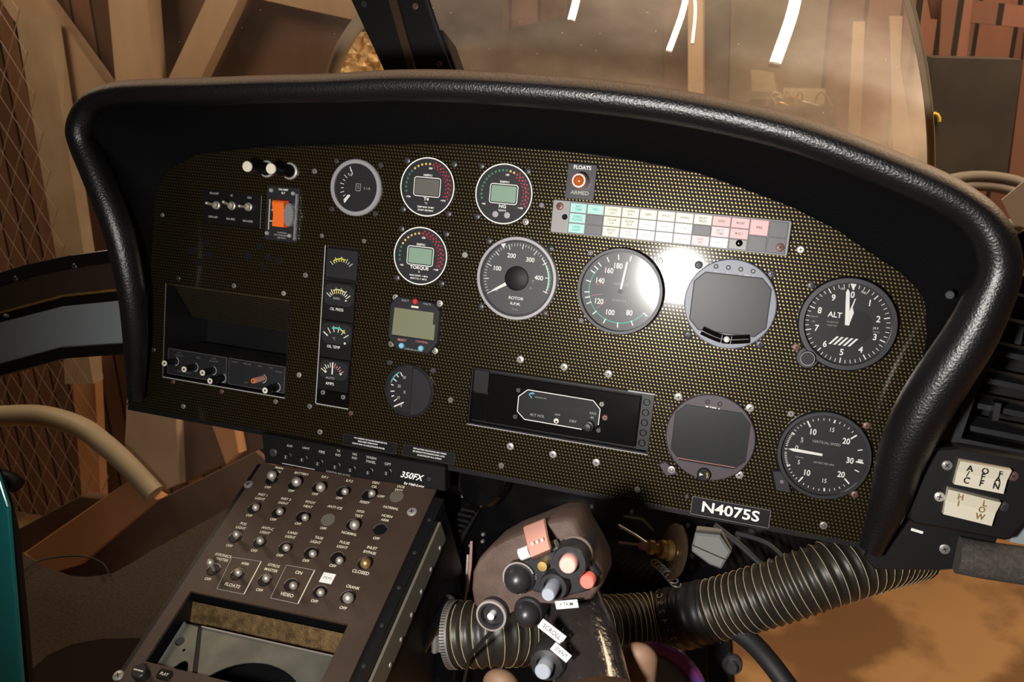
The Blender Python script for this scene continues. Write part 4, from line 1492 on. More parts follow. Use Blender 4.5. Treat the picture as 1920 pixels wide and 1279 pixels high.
for t, x, y in (('MAIN', 418, 107), ('GEN', 408, 127), ('OFF', 355, 213), ('BATTERY', 540, 138), ('OFF', 483, 235), ('E.P.1', 668, 157), ('OFF', 613, 253),
                ('E.P.2', 802, 178), ('OFF', 745, 275), ('GEN', 945, 188), ('OIL', 938, 210), ('-OFF', 972, 265), ('RESET', 885, 298), ('DCR', 1083, 210), ('TEST', 1070, 233), ('NORMAL', 1028, 328),
                ('INST 1', 330, 257), ('LIGHT', 313, 278), ('OFF', 253, 370), ('INST 2', 455, 280), ('LIGHT', 440, 302), ('OFF', 385, 392), ('PITOT', 588, 298), ('HEAT', 575, 321), ('OFF', 520, 415),
                ('ANTI ICE', 722, 325), ('OFF', 658, 440), ('HYD', 862, 348), ('TEST', 852, 372), ('NORMAL', 800, 468), ('HORN', 1007, 373), ('ARM', 995, 395), ('OFF', 948, 495),
                ('POS', 222, 415), ('LIGHT', 208, 437), ('OFF', 145, 535), ('ANTI-C', 355, 440), ('LIGHT', 340, 463), ('OFF', 280, 562), ('LAND', 492, 465), ('LIGHT', 478, 487), ('OFF', 420, 588),
                ('TAXI', 635, 492), ('LIGHT', 617, 515), ('OFF', 563, 617), ('PULSE', 775, 518), ('LIGHT', 762, 542), ('OFF', 710, 645), ('INLET', 925, 547), ('BYPASS', 912, 572), ('CLOSED', 863, 680),
                ('AVIONICS', 112, 588), ('MASTER', 104, 610), ('OFF', 28, 717), ('ARM', 232, 633), ('FLOATS', 162, 752), ('GYROS', 388, 643), ('MASTER', 373, 668), ('OFF', 310, 777),
                ('ON', 525, 682), ('VIDEO', 460, 803), ('OFF', 610, 838), ('CRANK', 820, 762), ('OFF', 767, 875)):
    lab(t, x, y + (3 if y < 215 else 0), 3.4 if t in ('CLOSED', 'FLOATS', 'VIDEO', 'ON') else 2.9)
for cs in (((160, 597), (320, 620), (225, 800), (77, 770)), ((458, 640), (612, 668), (520, 852), (370, 820))):
    pts = [pc(*c) for c in cs]
    for i in range(4):
        a_, c_ = pts[i], pts[(i + 1) % 4]
        b.bar(a_.x, a_.y, c_.x, c_.y, 1.1 if i == 1 else .5, .07, 'cream' if i == 1 else 'grey_print')
p = pc(682, 712)
b.prism([(p.x - 6.5, p.y - 5.5), (p.x + 6.5, p.y - 5.5), (p.x + 6.5, p.y + 5.5), (p.x - 6.5, p.y + 5.5)], 0, .3, 'white_print')
b.text('MON', p.x, p.y, .36, 2.6, 'dim_print')
b.build('panel_plate', g)
for k, (h, c) in enumerate(zip(HOLES, hs)):
    mb = MB()
    mb.lathe([(7.0, 0), (7.0, .35), (6.3, .5), (6.0, -5), (.02, -5.2)], 'black_metal', seg=28)
    mb.arc(6.1, 7.0, -95, 65, .45, 'steel', seg=14)
    o = child_at(mb.build('toggle_switch', g), c.x, c.y, 0)
    if h[2]:
        tip = pc(h[2], h[3], 9.0) - c
        if k == 16:
            tip = pc(h[2], h[3], 14.0) - c
        mb = MB()
        mb.tube([(0, 0, -4), (tip.x * .6, tip.y * .6, tip.z * .45), (tip.x * .96, tip.y * .96, tip.z * .9)], lambda t: 1.7 + t * 1.0, 'chrome', 12)
        big = k in (1, 2, 8, 15, 21, 0)
        mb.sphere(tuple(tip), 5.2 if big else 3.9, 'chrome' if k != 15 else 'brass', 16, 10)
        mb.build('lever', o)
for x, y in ((685, 393), (1060, 265)):
    c = pc(x, y)
    mb = MB()
    mb.lathe([(7.5, 0), (7.3, .8), (.02, .9)], 'olive_rail', seg=28)
    child_at(mb.build('hole_plug', g), c.x, c.y, 0)
for x, y, m in ((250, 200, 'screw'), (1143, 350, 'screw_bright')):
    c = pc(x, y)
    screw(g, c.x, c.y, 0, 5.0, m, 1.4, 'cross', rz=20)
# lower corner: knob and PLAY button
c = ped(268, 1268)
mb = MB()
mb.lathe([(7, 0), (7, 9), (6, 10), (.02, 10)], 'grip_black', seg=24)
mb.bar(-5, 0, 5, 0, 1.2, 10.1, 'cream')
child_at(mb.build('rotary_knob', g), c.x, c.y, 0)
c = ped(309, 1266)
mb = MB()
mb.prism(rrect(-7, 7, -4.5, 4.5, 2.5), 0, 1.6, 'black', .4)
mb.text('PLAY', 0, 0, 1.7, 2.6, 'cream', bold=True)
child_at(mb.build('play_button', g), c.x, c.y, 0)
c = ped(222, 1267)
screw(g, c.x, c.y, 0, 5, 'screw_bright', 1.5, 'cross')

# console body below the switch panel
cb = thing('centre_console', 'black and olive console body with riveted rails under the brown switch panel', 'console', OP, rot=RP)
b = MB()
b.box(xr + .5, xr + 11, yb, ytop - 8, -9, -2.5, 'black_metal')
b.build('side_rail', cb)
b = MB()
b.box(xl - 6, xl - .5, yb, ytop, -30, -2, 'black_metal')
b.build('side_rail', cb)
b = MB()
b.box(xr + 11.3, xr + 14, yb, ytop - 30, -40, -12, 'olive_rail')
for k in range(9):
    b.sphere((xr + 14.5, ytop - 45 - k * 26, -34), (1.0, 2.6, 2.6), 'screw_bright', 10, 6)
b.build('riveted_strip', cb)
b = MB()
b.box(xr + 6, xr + 11, yb, ytop - 10, -160, -9, 'black')
b.box(xl - 4, xl, yb, ytop - 6, -160, -30, 'black')
b.box(xl, xr + 6, ytop - 14, ytop - 10, -160, -6, 'black')
b.build('side_panel', cb)
b = MB()
for k in range(6):
    b.sphere((xr + 5.6, ytop - 36 - k * 40, -2.4), (2.4, 2.4, 1.2), 'slot', 12, 6)
b.build('rail_nut', cb)
# opening: foil-backed rear wall, black edges, grey tray
b = MB()
b.box(ox0 - 3, ox1 + 3, oy1 + 1, oy1 + 3, -70, -3, 'black')
b.box(ox0 - 3, ox0 - 1, oy0, oy1, -80, -3, 'black_metal')
b.box(ox1 + 1, ox1 + 3, oy0, oy1, -80, -3, 'black')
b.build('bay_wall', cb)
b = MB()
b.add([(ox0 - 2, oy1 - 3, -13), (ox1 + 2, oy1 - 3, -13), (ox1 + 2, oy1 - 24, -34), (ox0 - 2, oy1 - 24, -34)], [(0, 1, 2, 3)], 'foil_gold')
b.add([(ox0 - 2, oy1 - 3, -14), (ox1 + 2, oy1 - 3, -14), (ox1 + 2, oy1 - 24, -35), (ox0 - 2, oy1 - 24, -35)], [(0, 3, 2, 1)], 'foil_gold')
b.build('foil_liner', cb)
b = MB()
b.box(ox0 - 2, ox1 + 2, oy0 - 60, oy1, -76, -72, 'black')
b.build('bay_floor', cb)
tz = -11
t1, t2 = ped(349, 1169, tz), ped(619, 1244, tz)
t3 = ped(295, 1244, tz)
tray = thing('radio_rack_tray', 'bare grey metal tray with lightening holes inside the console opening', 'metal tray', OP + RP @ Vector((t1.x, t1.y, tz)), rot=RP)
L = t2.x - t1.x + 6
mb = MB()
dx = t3.x - t1.x
big = [(L * .62 + 62 * cos(RD(a)), -78 + 58 * sin(RD(a)) + 0) for a in range(0, 360, 8)]
mb.plate([(18, 0), (L, 0), (L, -130), (86, -130)], [[(x, y) for x, y in big if True]], -1.2, 0, 'tray_metal')
mb.box(18, L, -1, 0.3, -.2, 1.4, 'steel')
mb.build('tray_top', tray)
mb = MB()
mb.plate([(0, 0), (14, -1), (78, -130), (-2, -130)], [circ(5, -18, 4.5, 20), circ(3, -50, 5.5, 20), [(22 + 9 * cos(RD(a)), -54 + 20 * sin(RD(a))) for a in range(0, 360, 20)], circ(14, -25, 1.5, 10)], -1.2, 0, 'tray_metal')
mb.box(-1.5, 0, -130, 0, -18, 2.2, 'steel')
mb.build('tray_side', tray)
mb = MB()
mb.add([(14, -1, -1), (18, 0, -1), (86, -130, -1), (78, -130, -1)], [(0, 3, 2, 1)], 'slot')
mb.box(0, L, -.6, .4, -30, 0, 'black_metal')
mb.build('tray_fold', tray)

# breaker strip "350FX"
ns = (OP + RP @ Vector((0, ytop, 0))).z
s1, s2, s3, s4 = at(490, 812, ns), at(835, 876, ns), at(835, 922, ns), at(497, 868, ns)
sc = (s1 + s3) / 2
g = thing('breaker_strip', 'black strip of small push breakers with white italic lettering above the brown console panel', 'breaker panel', (sc.x, sc.y, ns))
b = MB()
b.prism([(p.x - sc.x, p.y - sc.y) for p in (s1, s2, s3, s4)], -14, 0, 'black', .8)
def sp(x, y, z=0):                         # crop 480,790 scale 4.8
    p = at(480 + x / 4.8, 790 + y / 4.8, ns + z)
    return p.x - sc.x, p.y - sc.y
for t, x, y, h in (('AUX', 303, 222, 2.4), ('LIGHT', 450, 243, 2.2), ('FIRE', 593, 278, 2.8), ('T4', 742, 268, 2.5), ('IND', 738, 305, 2.5), ('NG', 888, 298, 2.5), ('IND', 886, 332, 2.5),
                   ('WARN', 1038, 330, 2.7), ('PANEL', 1035, 367, 2.7), ('OPT', 1186, 387, 2.7)):
    x_, y_ = sp(x, y)
    b.text(t, x_, y_, .08, h, 'grey_print', 1.0, bold=True)
x_, y_ = sp(1395, 495)
b.text('350FX', x_, y_, .1, 6.4, 'white_print', 1.0, bold=True, shear=.35)
x_, y_ = sp(1420, 572)
b.text('by Heli-Lynx', x_, y_, .1, 2.8, 'white_print', 1.1, bold=True, shear=.3)
x_, y_ = sp(740, 470)
b.text('ESSENTIAL BUS 24 VDC', x_, y_ , .1, 1.7, 'grey_print', 1.15)
a_, c_ = sp(235, 378), sp(530, 435)
b.bar(a_[0], a_[1], c_[0], c_[1], .9, .1, 'grey_print')
b.build('strip_plate', g)
for x, y in ((295, 310), (440, 335), (580, 370), (735, 400), (872, 428), (1030, 450), (1195, 455)):
    x_, y_ = sp(x, y)
    mb = MB()
    mb.lathe([(4.6, 0), (4.4, 1.5), (3.4, 2), (3.2, 2)], 'black_metal', seg=20, caps=False)
    mb.lathe([(3.0, 0), (2.9, 6), (2.4, 6.6), (.02, 6.6)], 'bezel_dark', seg=18)
    mb.text('2' if x not in (440, 1030) else '5', 0, 0, 6.7, 3.0, 'grey_print', bold=True)
    child_at(mb.build('push_breaker', g), x_, y_, 0)
x_, y_ = sp(158, 280)
screw(g, x_, y_, 0, 4.6, 'screw_dark', 2.0, 'hex')
x_, y_ = sp(1560, 520)
screw(g, x_, y_, 0, 2.4, 'screw_dark', 1.5, 'hex')

# ------------------------------------------------------------------ cyclic stick
CO = at(1020, 1080, 220)
g = thing('cyclic_stick', 'brown helicopter cyclic grip crowded with buttons on a shiny wrapped stick', 'control stick', CO)
def cg(px, py, n):
    p = at(px, py, n) - CO
    return p
out = [(893, 1095), (895, 1062), (905, 1040), (928, 1015), (955, 1000), (990, 986), (1045, 964), (1070, 962), (1086, 968), (1096, 990), (1118, 1028),
       (1134, 1062), (1136, 1085), (1118, 1112), (1085, 1118), (1050, 1122), (1012, 1120), (985, 1128), (950, 1150), (915, 1142), (897, 1122)]
out = out[::-1]
def gring(n, k, dz=0):
    c = Vector((1015, 1050))
    R_ = []
    for x, y in out:
        q = c + (Vector((x, y)) - c) * k
        R_.append(cg(q.x, q.y, 222) + Vector((0, 0, n - 222 + dz)))
    return R_
b = MB()
b.loft([gring(178, .80), gring(184, .92), gring(195, .98), gring(228, 1.0), gring(234, .975), gring(236, .93)], 'grip_brown')
b.build('grip_head', g, sharp=50)
b = MB()
mid = [(1000, 1040), (1060, 1010), (1100, 1030), (1125, 1075), (1105, 1105), (1050, 1118), (1000, 1105), (960, 1100), (950, 1060)][::-1]
b.prism([tuple(cg(x, y, 236))[:2] for x, y in mid], 13, 20, 'grip_black', 1.5)
b.build('face_block', g)
def gbutton(name, px, py, prof, m, n0=236, label=None, extra=None):
    c = cg(px, py, n0)
    mb = MB()
    mb.lathe(prof, m, seg=28)
    if extra:
        extra(mb)
    o = child_at(mb.build(name, g), c.x, c.y, c.z)
    if label:
        o['label'] = label
    return o
coolie = [(12, -20), (12, 0), (11.2, 3), (9.8, 4), (9.6, 8), (6.5, 12), (3.0, 14), (.02, 14.4)]
def ringx(mb):
    mb.arc(10.6, 12.2, -150, 60, 3.1, 'grip_edge', seg=16)
    for k in range(6):
        mb.bar(-1.6, 9 - k * 1.6 - 6, 1.6, 9 - k * 1.6 - 6, .5, 14.5 - abs(k - 2.5) * 1.4, 'grey_print')
    mb.sphere((3, -9, 6), 1.4, 'screw_bright', 8, 5)
gbutton('trim_hat', 975, 1082, coolie, 'grip_black', 240, extra=ringx)
gbutton('trim_hat', 992, 1146, [(r * .95, z) for r, z in coolie], 'grip_black', 236, extra=lambda mb: (mb.sphere((3, -8.5, 5), 1.4, 'screw_bright', 8, 5), [mb.bar(-1.6, 3 - k * 1.6, 1.6, 3 - k * 1.6, .5, 14.2 - abs(k - 2.5) * 1.4, 'grey_print') for k in range(6)]))
gbutton('thumb_switch', 928, 1146, [(11.5, -30), (11.5, 8), (11, 9), (8, 9), (7.8, 4), (.02, 4)], 'grip_black', 236, extra=lambda mb: (mb.lathe([(11.7, 6.5), (11.5, 9), (10, 9.4)], 'grip_edge', seg=28, caps=False), mb.lathe([(2.6, 4), (2.6, 10), (1.8, 11), (.02, 11)], 'white_print', seg=16), mb.bar(-7, -7, 7, -7, 0.01, 9, 'grip_edge')))
gbutton('centre_collar', 1043, 1092, [(10.5, -8), (10.5, 6), (9.5, 9), (7, 9), (6.5, 5), (.02, 5)], 'grip_black', 240)
gbutton('grey_button', 1043, 1092, [(4.8, 4), (4.8, 22), (4.2, 23), (.02, 23)], 'button_grey', 240)
gbutton('trigger_collar', 1076, 1042, [(12.2, -30), (12.2, 12), (11.5, 14), (7.5, 14), (7.2, 12), (.02, 12)], 'grip_black', 240, extra=lambda mb: mb.lathe([(12.6, -6), (12.6, -3), (12.1, -2)], 'grip_edge', seg=28, caps=False))
gbutton('pink_button', 1076, 1042, [(6.2, 11), (6.2, 18), (5.4, 19.4), (.02, 19.6)], 'button_pink', 240)
gbutton('red_button', 1106, 1082, [(5.2, 2), (5.2, 9), (4.5, 10), (.02, 10)], 'button_red', 240)
gbutton('brass_bolt', 1022, 1055, [(3.4, 0), (3.4, 8), (.02, 8.2)], 'brass', 240)
for x, y in ((1006, 1080), (1025, 1075), (1042, 1070)):
    gbutton('face_screw', x, y, [(1.8, 0), (1.8, 3.4), (.02, 3.4)], 'screw_dark', 238)
# switch guard
b = MB()
ga, gb, gc, gd = cg(981, 990, 238), cg(1019, 975, 238), cg(1031, 1030, 262), cg(996, 1045, 262)
gt = [ga, gb, gc, gd]
ins_ = Vector((0, 0, -4))
m1 = cg(1026, 1012, 256)
m2 = cg(990, 1026, 256)
b.loft([[ga, gb, gb + ins_, ga + ins_], [m2, m1, m1 + ins_, m2 + ins_], [gd, gc, gc + ins_, gd + ins_], [cg(999, 1052, 244), cg(1033, 1037, 244), cg(1033, 1037, 240), cg(999, 1052, 240)]], 'guard_pink', smooth=False)
for t in (.25, .5, .75):
    q_ = m2.lerp(m1, t) + Vector((0, 1.5, 1))
    b.sphere(tuple(q_), 1.2, 'plastic_white', 8, 5)
b.build('switch_guard', g)
b = MB()
b.tube([cg(976, 1040, 244), cg(994, 1033, 244)], 4.4, 'plastic_white', 14)
b.tube([cg(1030, 1026, 244), cg(1045, 1020, 244)], 3.4, 'connector', 14)
b.build('guard_hinge', g)
# stick and wrap
b = MB()
path = spline([cg(1062, 1092, 190), cg(1080, 1150, 205), cg(1096, 1210, 225), cg(1112, 1300, 250)], 6)
b.tube(path, lambda t: 21 + 7 * t, 'plastic_wrap', 28)
b.build('wrapped_stick', g)
b = MB()
b.prism([(-9.8, -3.7), (9.8, -3.7), (9.8, 3.7), (-9.8, 3.7)], 0, .6, 'white_print')
b.text('SCROLL', 0, 0, .7, 3.6, 'black', .8, bold=True)
o = b.build('scroll_label', g)
c = cg(1035, 1184, 262)
child_at(o, c.x, c.y, c.z, -27)
b = MB()
b.prism([(-6.8, -3.2), (6.8, -3.2), (6.8, 3.2), (-6.8, 3.2)], 0, .6, 'white_print')
b.text('IDENT', 0, 0, .7, 3.2, 'black', .75, bold=True)
o = b.build('ident_label', g)
c = cg(1052, 1223, 274)
child_at(o, c.x, c.y, c.z, -30)
b = MB()
b.prism([(-8, -2.8), (8, -2.8), (8, 2.8), (-8, 2.8)], 0, .6, 'white_print')
b.text('F.TRIM', 0, 0, .7, 2.8, 'black', .8, bold=True)
o = b.build('trim_label', g)
c = cg(1063, 1133, 252)
child_at(o, c.x, c.y, c.z, 18)
b = MB()
c = cg(1024, 1248, 268)
b.lathe([(12.5, -30), (12.5, -4), (11, 0), (7, 1), (6.6, 0)], 'grip_black', seg=28, caps=False)
b.lathe([(5.6, -4), (5.6, 9), (4.8, 10), (.02, 10)], 'button_grey', seg=24)
child_at(b.build('side_button', g), c.x, c.y, c.z)

# tan rounded lever tops
for (px, py, n, r, lab_) in ((1200, 1226, 200, 13.5, 'tan rounded lever top rising right of the shiny cyclic stick'), (940, 1277, 190, 15, 'tan rounded lever top low at the foot of the black ribbed duct')):
    c = at(px, py, n)
    g = thing('lever_knob', lab_, 'lever', c)
    b = MB()
    prof = [(r * sin(RD(a)), r * .9 * cos(RD(a))) for a in range(4, 91, 8)]
    b.lathe([(rr_, z_) for rr_, z_ in prof][::-1] if False else [(r * .9, -90), (r, -40), (r, -8)] + [(r * sin(RD(a)), r * 1.0 * cos(RD(a)) - 4) for a in range(86, 2, -8)] + [(.02, r - 4)], 'tan_knob', seg=36)
    b.map(lambda v: Vector((v.x, v.z * .96 - v.y * .1, -v.y * .8 + v.z * .15)))
    b.build('knob_top', g, sharp=80)

# ------------------------------------------------------------------ ribbed air duct
dpath = [at(846, 1190, 92), at(930, 1188, 88), at(1020, 1184, 50), at(1120, 1176, 5), at(1230, 1167, -30), at(1350, 1141, -22), at(1450, 1112, -12), at(1550, 1078, -14), at(1640, 1048, -40), at(1720, 1030, -95)]
DO = at(1350, 1141, -22)
g = thing('air_duct', 'black ribbed flexible air duct with tan spiral stitching running under the panel', 'air duct', DO)
path = spline([p - DO for p in dpath], 40)
acc = [0.0]
for i in range(1, len(path)):
    acc.append(acc[-1] + (path[i] - path[i - 1]).length)
tot = acc[-1]
def pt_at(s):
    s = max(0, min(tot - 1e-6, s))
    lo, hi = 0, len(acc) - 1
    while hi - lo > 1:
        m_ = (lo + hi) // 2
        if acc[m_] <= s:
            lo = m_
        else:
            hi = m_
    f = (s - acc[lo]) / max(1e-9, acc[hi] - acc[lo])
    return path[lo].lerp(path[hi], f)
pitch = 7.9
R0 = 29.5
def fr(s):
    p = pt_at(s)
    t = (pt_at(s + 2) - pt_at(s - 2)).normalized()
    nx = t.cross(Vector((0, 0, 1))).normalized()
    return p, t, nx, t.cross(nx)
rings = []
s = 0
tape0, tape1 = acc[int(4 * 40 + 6)], acc[int(5 * 40 - 6)]
while s < tot:
    p, t, nx, ny = fr(s)
    R_ = []
    for k in range(32):
        a = 2 * pi * k / 32
        ph = (s / pitch - k / 32) * 2 * pi
        r = R0 + 0.9 * cos(ph)
        R_.append(p + nx * (r * cos(a)) + ny * (r * sin(a)))
    rings.append(R_)
    s += 1.3
MB().loft(rings, 'duct_black').build('duct_body', g, sharp=80)
def helix(s0, s1):
    b = MB()
    pts = []
    s = s0
    st_ = pitch / 22
    while s < s1:
        p, t, nx, ny = fr(s)
        a = 2 * pi * ((s / pitch) % 1.0)
        pts.append(p + nx * ((R0 + .9) * cos(a)) + ny * ((R0 + .9) * sin(a)))
        s += st_
    b.tube(pts, 0.45, 'cord', 5)
    return b.build('stitching', g, sharp=80)
helix(12, tape0)
helix(tape1, tot - 6)
b = MB()
rings = []
s = tape0
while s < tape1:
    p, t, nx, ny = fr(s)
    r = R0 + 2.0 + .5 * sin(s * .55)
    rings.append([p + nx * (r * cos(2 * pi * k / 32)) + ny * (r * sin(2 * pi * k / 32)) for k in range(32)])
    s += 1.5
b.loft(rings, 'duct_tape')
o = b.build('taped_joint', g, sharp=80)
o['label'] = 'plain black taped joint with silver writing'
def on_duct(txt, s0, ang0, h, ds, da):
    b = MB()
    for i, ch in enumerate(txt):
        p, t, nx, ny = fr(s0 + ds * i)
        a = RD(ang0 + da * i)
        r_ = nx * cos(a) + ny * sin(a)
        e = (r_.cross(t)).normalized()
        vs, fs = text_mesh(ch)
        k_ = h / .7
        q_ = p + r_ * (R0 + 2.9)
        b.add([q_ + (t * v.y * k_ * 1) + (e * v.x * k_) for v in vs], fs, 'grey_print')
    return b.build('duct_lettering', g)
# silver lettering around the tape (facing the pilot)
def face_ang(s):
    p, t, nx, ny = fr(s)
    d = (CP - DO - p).normalized()
    return math.degrees(math.atan2(d.dot(ny), d.dot(nx)))
fa = face_ang(tape0 + 8)
on_duct('CS24-20', tape0 + 6, fa - 48, 6, 1.6, 16)
b = MB()
rings, r2 = [], []
for s in (0, 3, 6, 9.5):
    p, t, nx, ny = fr(s)
    r = R0 + 1.6
    rings.append([p + nx * (r * cos(2 * pi * k / 48)) + ny * (r * sin(2 * pi * k / 48)) for k in range(48)])
b.loft(rings, 'steel', caps=False)
p, t, nx, ny = fr(4.5)
for k in range(72):
    a = 2 * pi * k / 72
    r_ = nx * cos(a) + ny * sin(a)
    e = (r_.cross(t)).normalized()
    q_ = p + r_ * (R0 + 1.9)
    b.add([q_ - t * 2.4 - e * .45, q_ + t * 2.4 - e * .45, q_ + t * 2.4 + e * .45, q_ - t * 2.4 + e * .45], [(0, 1, 2, 3)], 'slot')
b.build('hose_clamp', g, sharp=60)

# ------------------------------------------------------------------ structure under the panel
def pslab(name, label, cat, poly, n, th, m, parent=None, bev=0.0, group=None, kind=None, build=True):
    pts = [at(x, y, n) for x, y in poly]
    c = sum(pts, Vector()) / len(pts)
    if parent is None:
        g = thing(name, label, cat, c, group)
    b = MB()
    b.prism([(p.x - c.x, p.y - c.y) for p in pts], -th, 0, m, bev)
    if parent is None:
        return g, b, c
    o = b.build(name, parent)
    return o, b, c

g, b, c = pslab('footwell_bulkhead', 'black metal bulkhead below the panel behind the cyclic grip', 'bulkhead', [(790, 870), (1000, 908), (1300, 960), (1640, 1022), (1660, 1045), (1560, 1060), (1400, 1085), (1340, 1120), (1335, 1310), (640, 1310), (700, 1160), (800, 960)], -70, 6, 'black_gloss')
b.build('bulkhead_sheet', g)
rng = random.Random(3)
for x, y in ((882, 1023), (905, 1015), (872, 1075), (862, 1035), (906, 1002), (893, 965), (948, 905), (930, 910), (868, 930), (882, 1048), (1165, 990), (1185, 960), (845, 1098), (820, 1040), (1110, 950), (1290, 985)):
    p = at(x, y, -70) - c
    screw(g, p.x, p.y, 0, 2.2, 'screw', 2.0, 'plain')
for x0, y0, x1, y1, r, m in ((878, 1040, 868, 1150, 2.2, 'steel'), (884, 1015, 876, 1110, 1.6, 'guard_pink'), (1160, 985, 1215, 1020, 1.5, 'steel'), (860, 1110, 835, 1200, 3, 'black_gloss')):
    b = MB()
    b.tube([at(x0, y0, -55) - c, at((x0 + x1) / 2 + 2, (y0 + y1) / 2, -45) - c, at(x1, y1, -50) - c], r, m, 10)
    b.build('control_rod', g)
b = MB()
for k in range(7):
    x0, y0 = 842 + k * 6, 1000 - k * 9
    p = at(x0, y0, -50) - c
    b.box(p.x - 6, p.x + 10, p.y - 6, p.y - 3.5, p.z - 8, p.z + 6, 'black_metal')
p = at(862, 985, -60) - c
b.prism([(p.x - 16, p.y - 26), (p.x + 2, p.y - 26), (p.x + 22, p.y + 22), (p.x + 6, p.y + 26)], p.z - 4, p.z + 4, 'black_metal', 1)
b.build('finned_regulator', g)
b = MB()
p = at(905, 905, -40) - c
b.lathe([(26, -20), (26, 6), (22, 10), (.02, 11)], 'black_gloss', p.x, p.y, 30, cz=p.z)
b.build('round_cover', g)
# hydraulic-looking dark lower clutter, left of the duct
g, b, c = pslab('lower_linkage', 'glossy black control linkage low between console and duct', 'linkage', [(800, 1100), (850, 1090), (862, 1150), (850, 1300), (730, 1300)], 20, 14, 'black_gloss', bev=2)
b.build('link_plate', g)
b = MB()
for x, y in ((815, 1205), (826, 1203)):
    b.tube([at(x, y - 14, 45) - c, at(x, y + 18, 45) - c], 3.2, 'steel', 12)
b.tube([at(760, 1290, 30) - c, at(800, 1200, 50) - c, at(845, 1120, 40) - c], 6, 'black_gloss', 14)
b.tube([at(870, 1279, 60) - c, at(880, 1230, 150) - c, at(925, 1180, 170) - c], 1.6, 'rubber', 8)
b.build('link_rod', g)

# brass fitting with coil
c = at(1228, 1028, 0)
g = thing('brass_fitting', 'brass hose fitting with a brown disc and coiled wire under the panel', 'fitting', c)
ax = (at(1262, 1032, -10) - at(1205, 1022, 6)).normalized()
def axmap(b, o0):
    z = ax
    x = z.cross(Vector((0, 1, 0))).normalized()
    y = z.cross(x)
    return b.map(lambda v: o0 + x * v.x + y * v.y + z * v.z)
b = MB()
b.lathe([(4.5, -8), (7, -7), (7, -2), (4.5, -1), (4.5, 4), (9, 5), (9, 10), (6, 11), (10, 14), (10, 17), (7, 18), (.02, 18)], 'brass', seg=24)
axmap(b, Vector((0, 0, 0)))
b.build('fitting_body', g)
b = MB()
b.lathe([(3.8, -14), (3.8, -6), (.02, -6)], 'guard_pink', seg=18)
b.sphere((0, 0, -14), 3.8, 'guard_pink')
axmap(b, Vector((0, 0, 0)))
b.build('end_cap', g)
b = MB()
b.lathe([(.02, 18), (24, 18), (27, 19), (27, 21), (.02, 21.5)], 'door_brown', seg=40)
axmap(b, Vector((0, 0, 0)))
b.build('brown_disc', g)
b = MB()
b.tube([at(1160, 1017, 4) - c, at(1205, 1022, 4) - c], 1.2, 'steel', 8)
b.build('pin', g)
b = MB()
pts = []
for k in range(90):
    a = k / 90
    p = at(1228 + 40 * a, 1055 + 30 * a + 12 * a * a, -5) - c
    pts.append(p + Vector((5 * cos(k * .5), 5 * sin(k * .5), 4 * sin(k * .5))))
b.tube(pts, .8, 'steel', 6)
b.build('coiled_wire', g)
# pale connector block
g, b, c = pslab('connector_block', 'pale grey wedge-shaped connector hanging under the panel right of the brass fitting', 'connector', [(1303, 1000), (1350, 1005), (1371, 1036), (1352, 1068), (1330, 1060), (1295, 1034)][::-1], -5, 22, 'connector', bev=2)
b.build('connector_body', g)
b = MB()
p0_, p1_ = at(1296, 1022, -4) - c, at(1360, 1050, -4) - c
b.bar(p0_.x, p0_.y, p1_.x, p1_.y, 1.2, .2, 'slot')
b.build('seam', g)
# wiring looms under the panel
for k, (pts, r, m, lab_) in enumerate([
        ([(1340, 985), (1385, 1020), (1430, 1060), (1470, 1085)], 3, 'rubber', 'black wire loom running from the panel edge to the duct'),
        ([(1380, 1000), (1440, 1020), (1480, 1060), (1500, 1095)], 2.2, 'rubber', 'thin black wire dropping to the duct right of the pale connector')]):
    P_ = [at(x, y, -30 + 8 * i) for i, (x, y) in enumerate(pts)]
    g = thing('wire_loom', lab_, 'wire', P_[0])
    b = MB()
    b.tube(spline([p - P_[0] for p in P_], 6), r, m, 10)
    b.build('loom_strand', g)
# panel support bracket and right lower black sheet
g, b, c = pslab('panel_bracket', 'black bracket below the rim under the air conditioning switches', 'bracket', [(1690, 950), (1880, 985), (1850, 1062), (1760, 1070), (1640, 1068), (1620, 1045)][::-1], 2, 8, 'black_metal', bev=1)
b.build('bracket_plate', g)
p = at(1772, 1031, 4) - c
screw(g, p.x, p.y, 0, 4.5, 'screw', 1.2, 'cross')
p = at(1720, 997, 4) - c
b = MB()
b.prism([(-5, -1.2), (5, -1.2), (5, 1.2), (-5, 1.2)], 0, .4, 'white_print')
child_at(b.build('white_sticker', g), p.x, p.y, 0, -8)

# strut, bolt and thick cable at bottom
g, b, c = pslab('floor_strut', 'dark upright metal strut with a bolt below the air duct', 'strut', [(1322, 1205), (1372, 1195), (1378, 1310), (1325, 1310)][::-1], -20, 14, 'black_metal', bev=2)
b.build('strut_bar', g)
p = at(1372, 1250, -14) - c
b = MB()
b.lathe([(10, -3), (10, 3), (9, 4), (6, 4), (6, 9), (5, 10), (.02, 10)], 'screw_dark', p.x, p.y, 24, cz=0)
b.build('bolt', g)
P_ = [at(1375, 1178, -10), at(1410, 1205, 0), at(1450, 1250, 15), at(1500, 1320, 30)]
g = thing('thick_cable', 'thick black cable leaving the duct over the tan ground', 'cable', P_[1])
MB().tube(spline([p - P_[1] for p in P_], 6), 9.5, 'rubber', 16).build('cable_jacket', g)

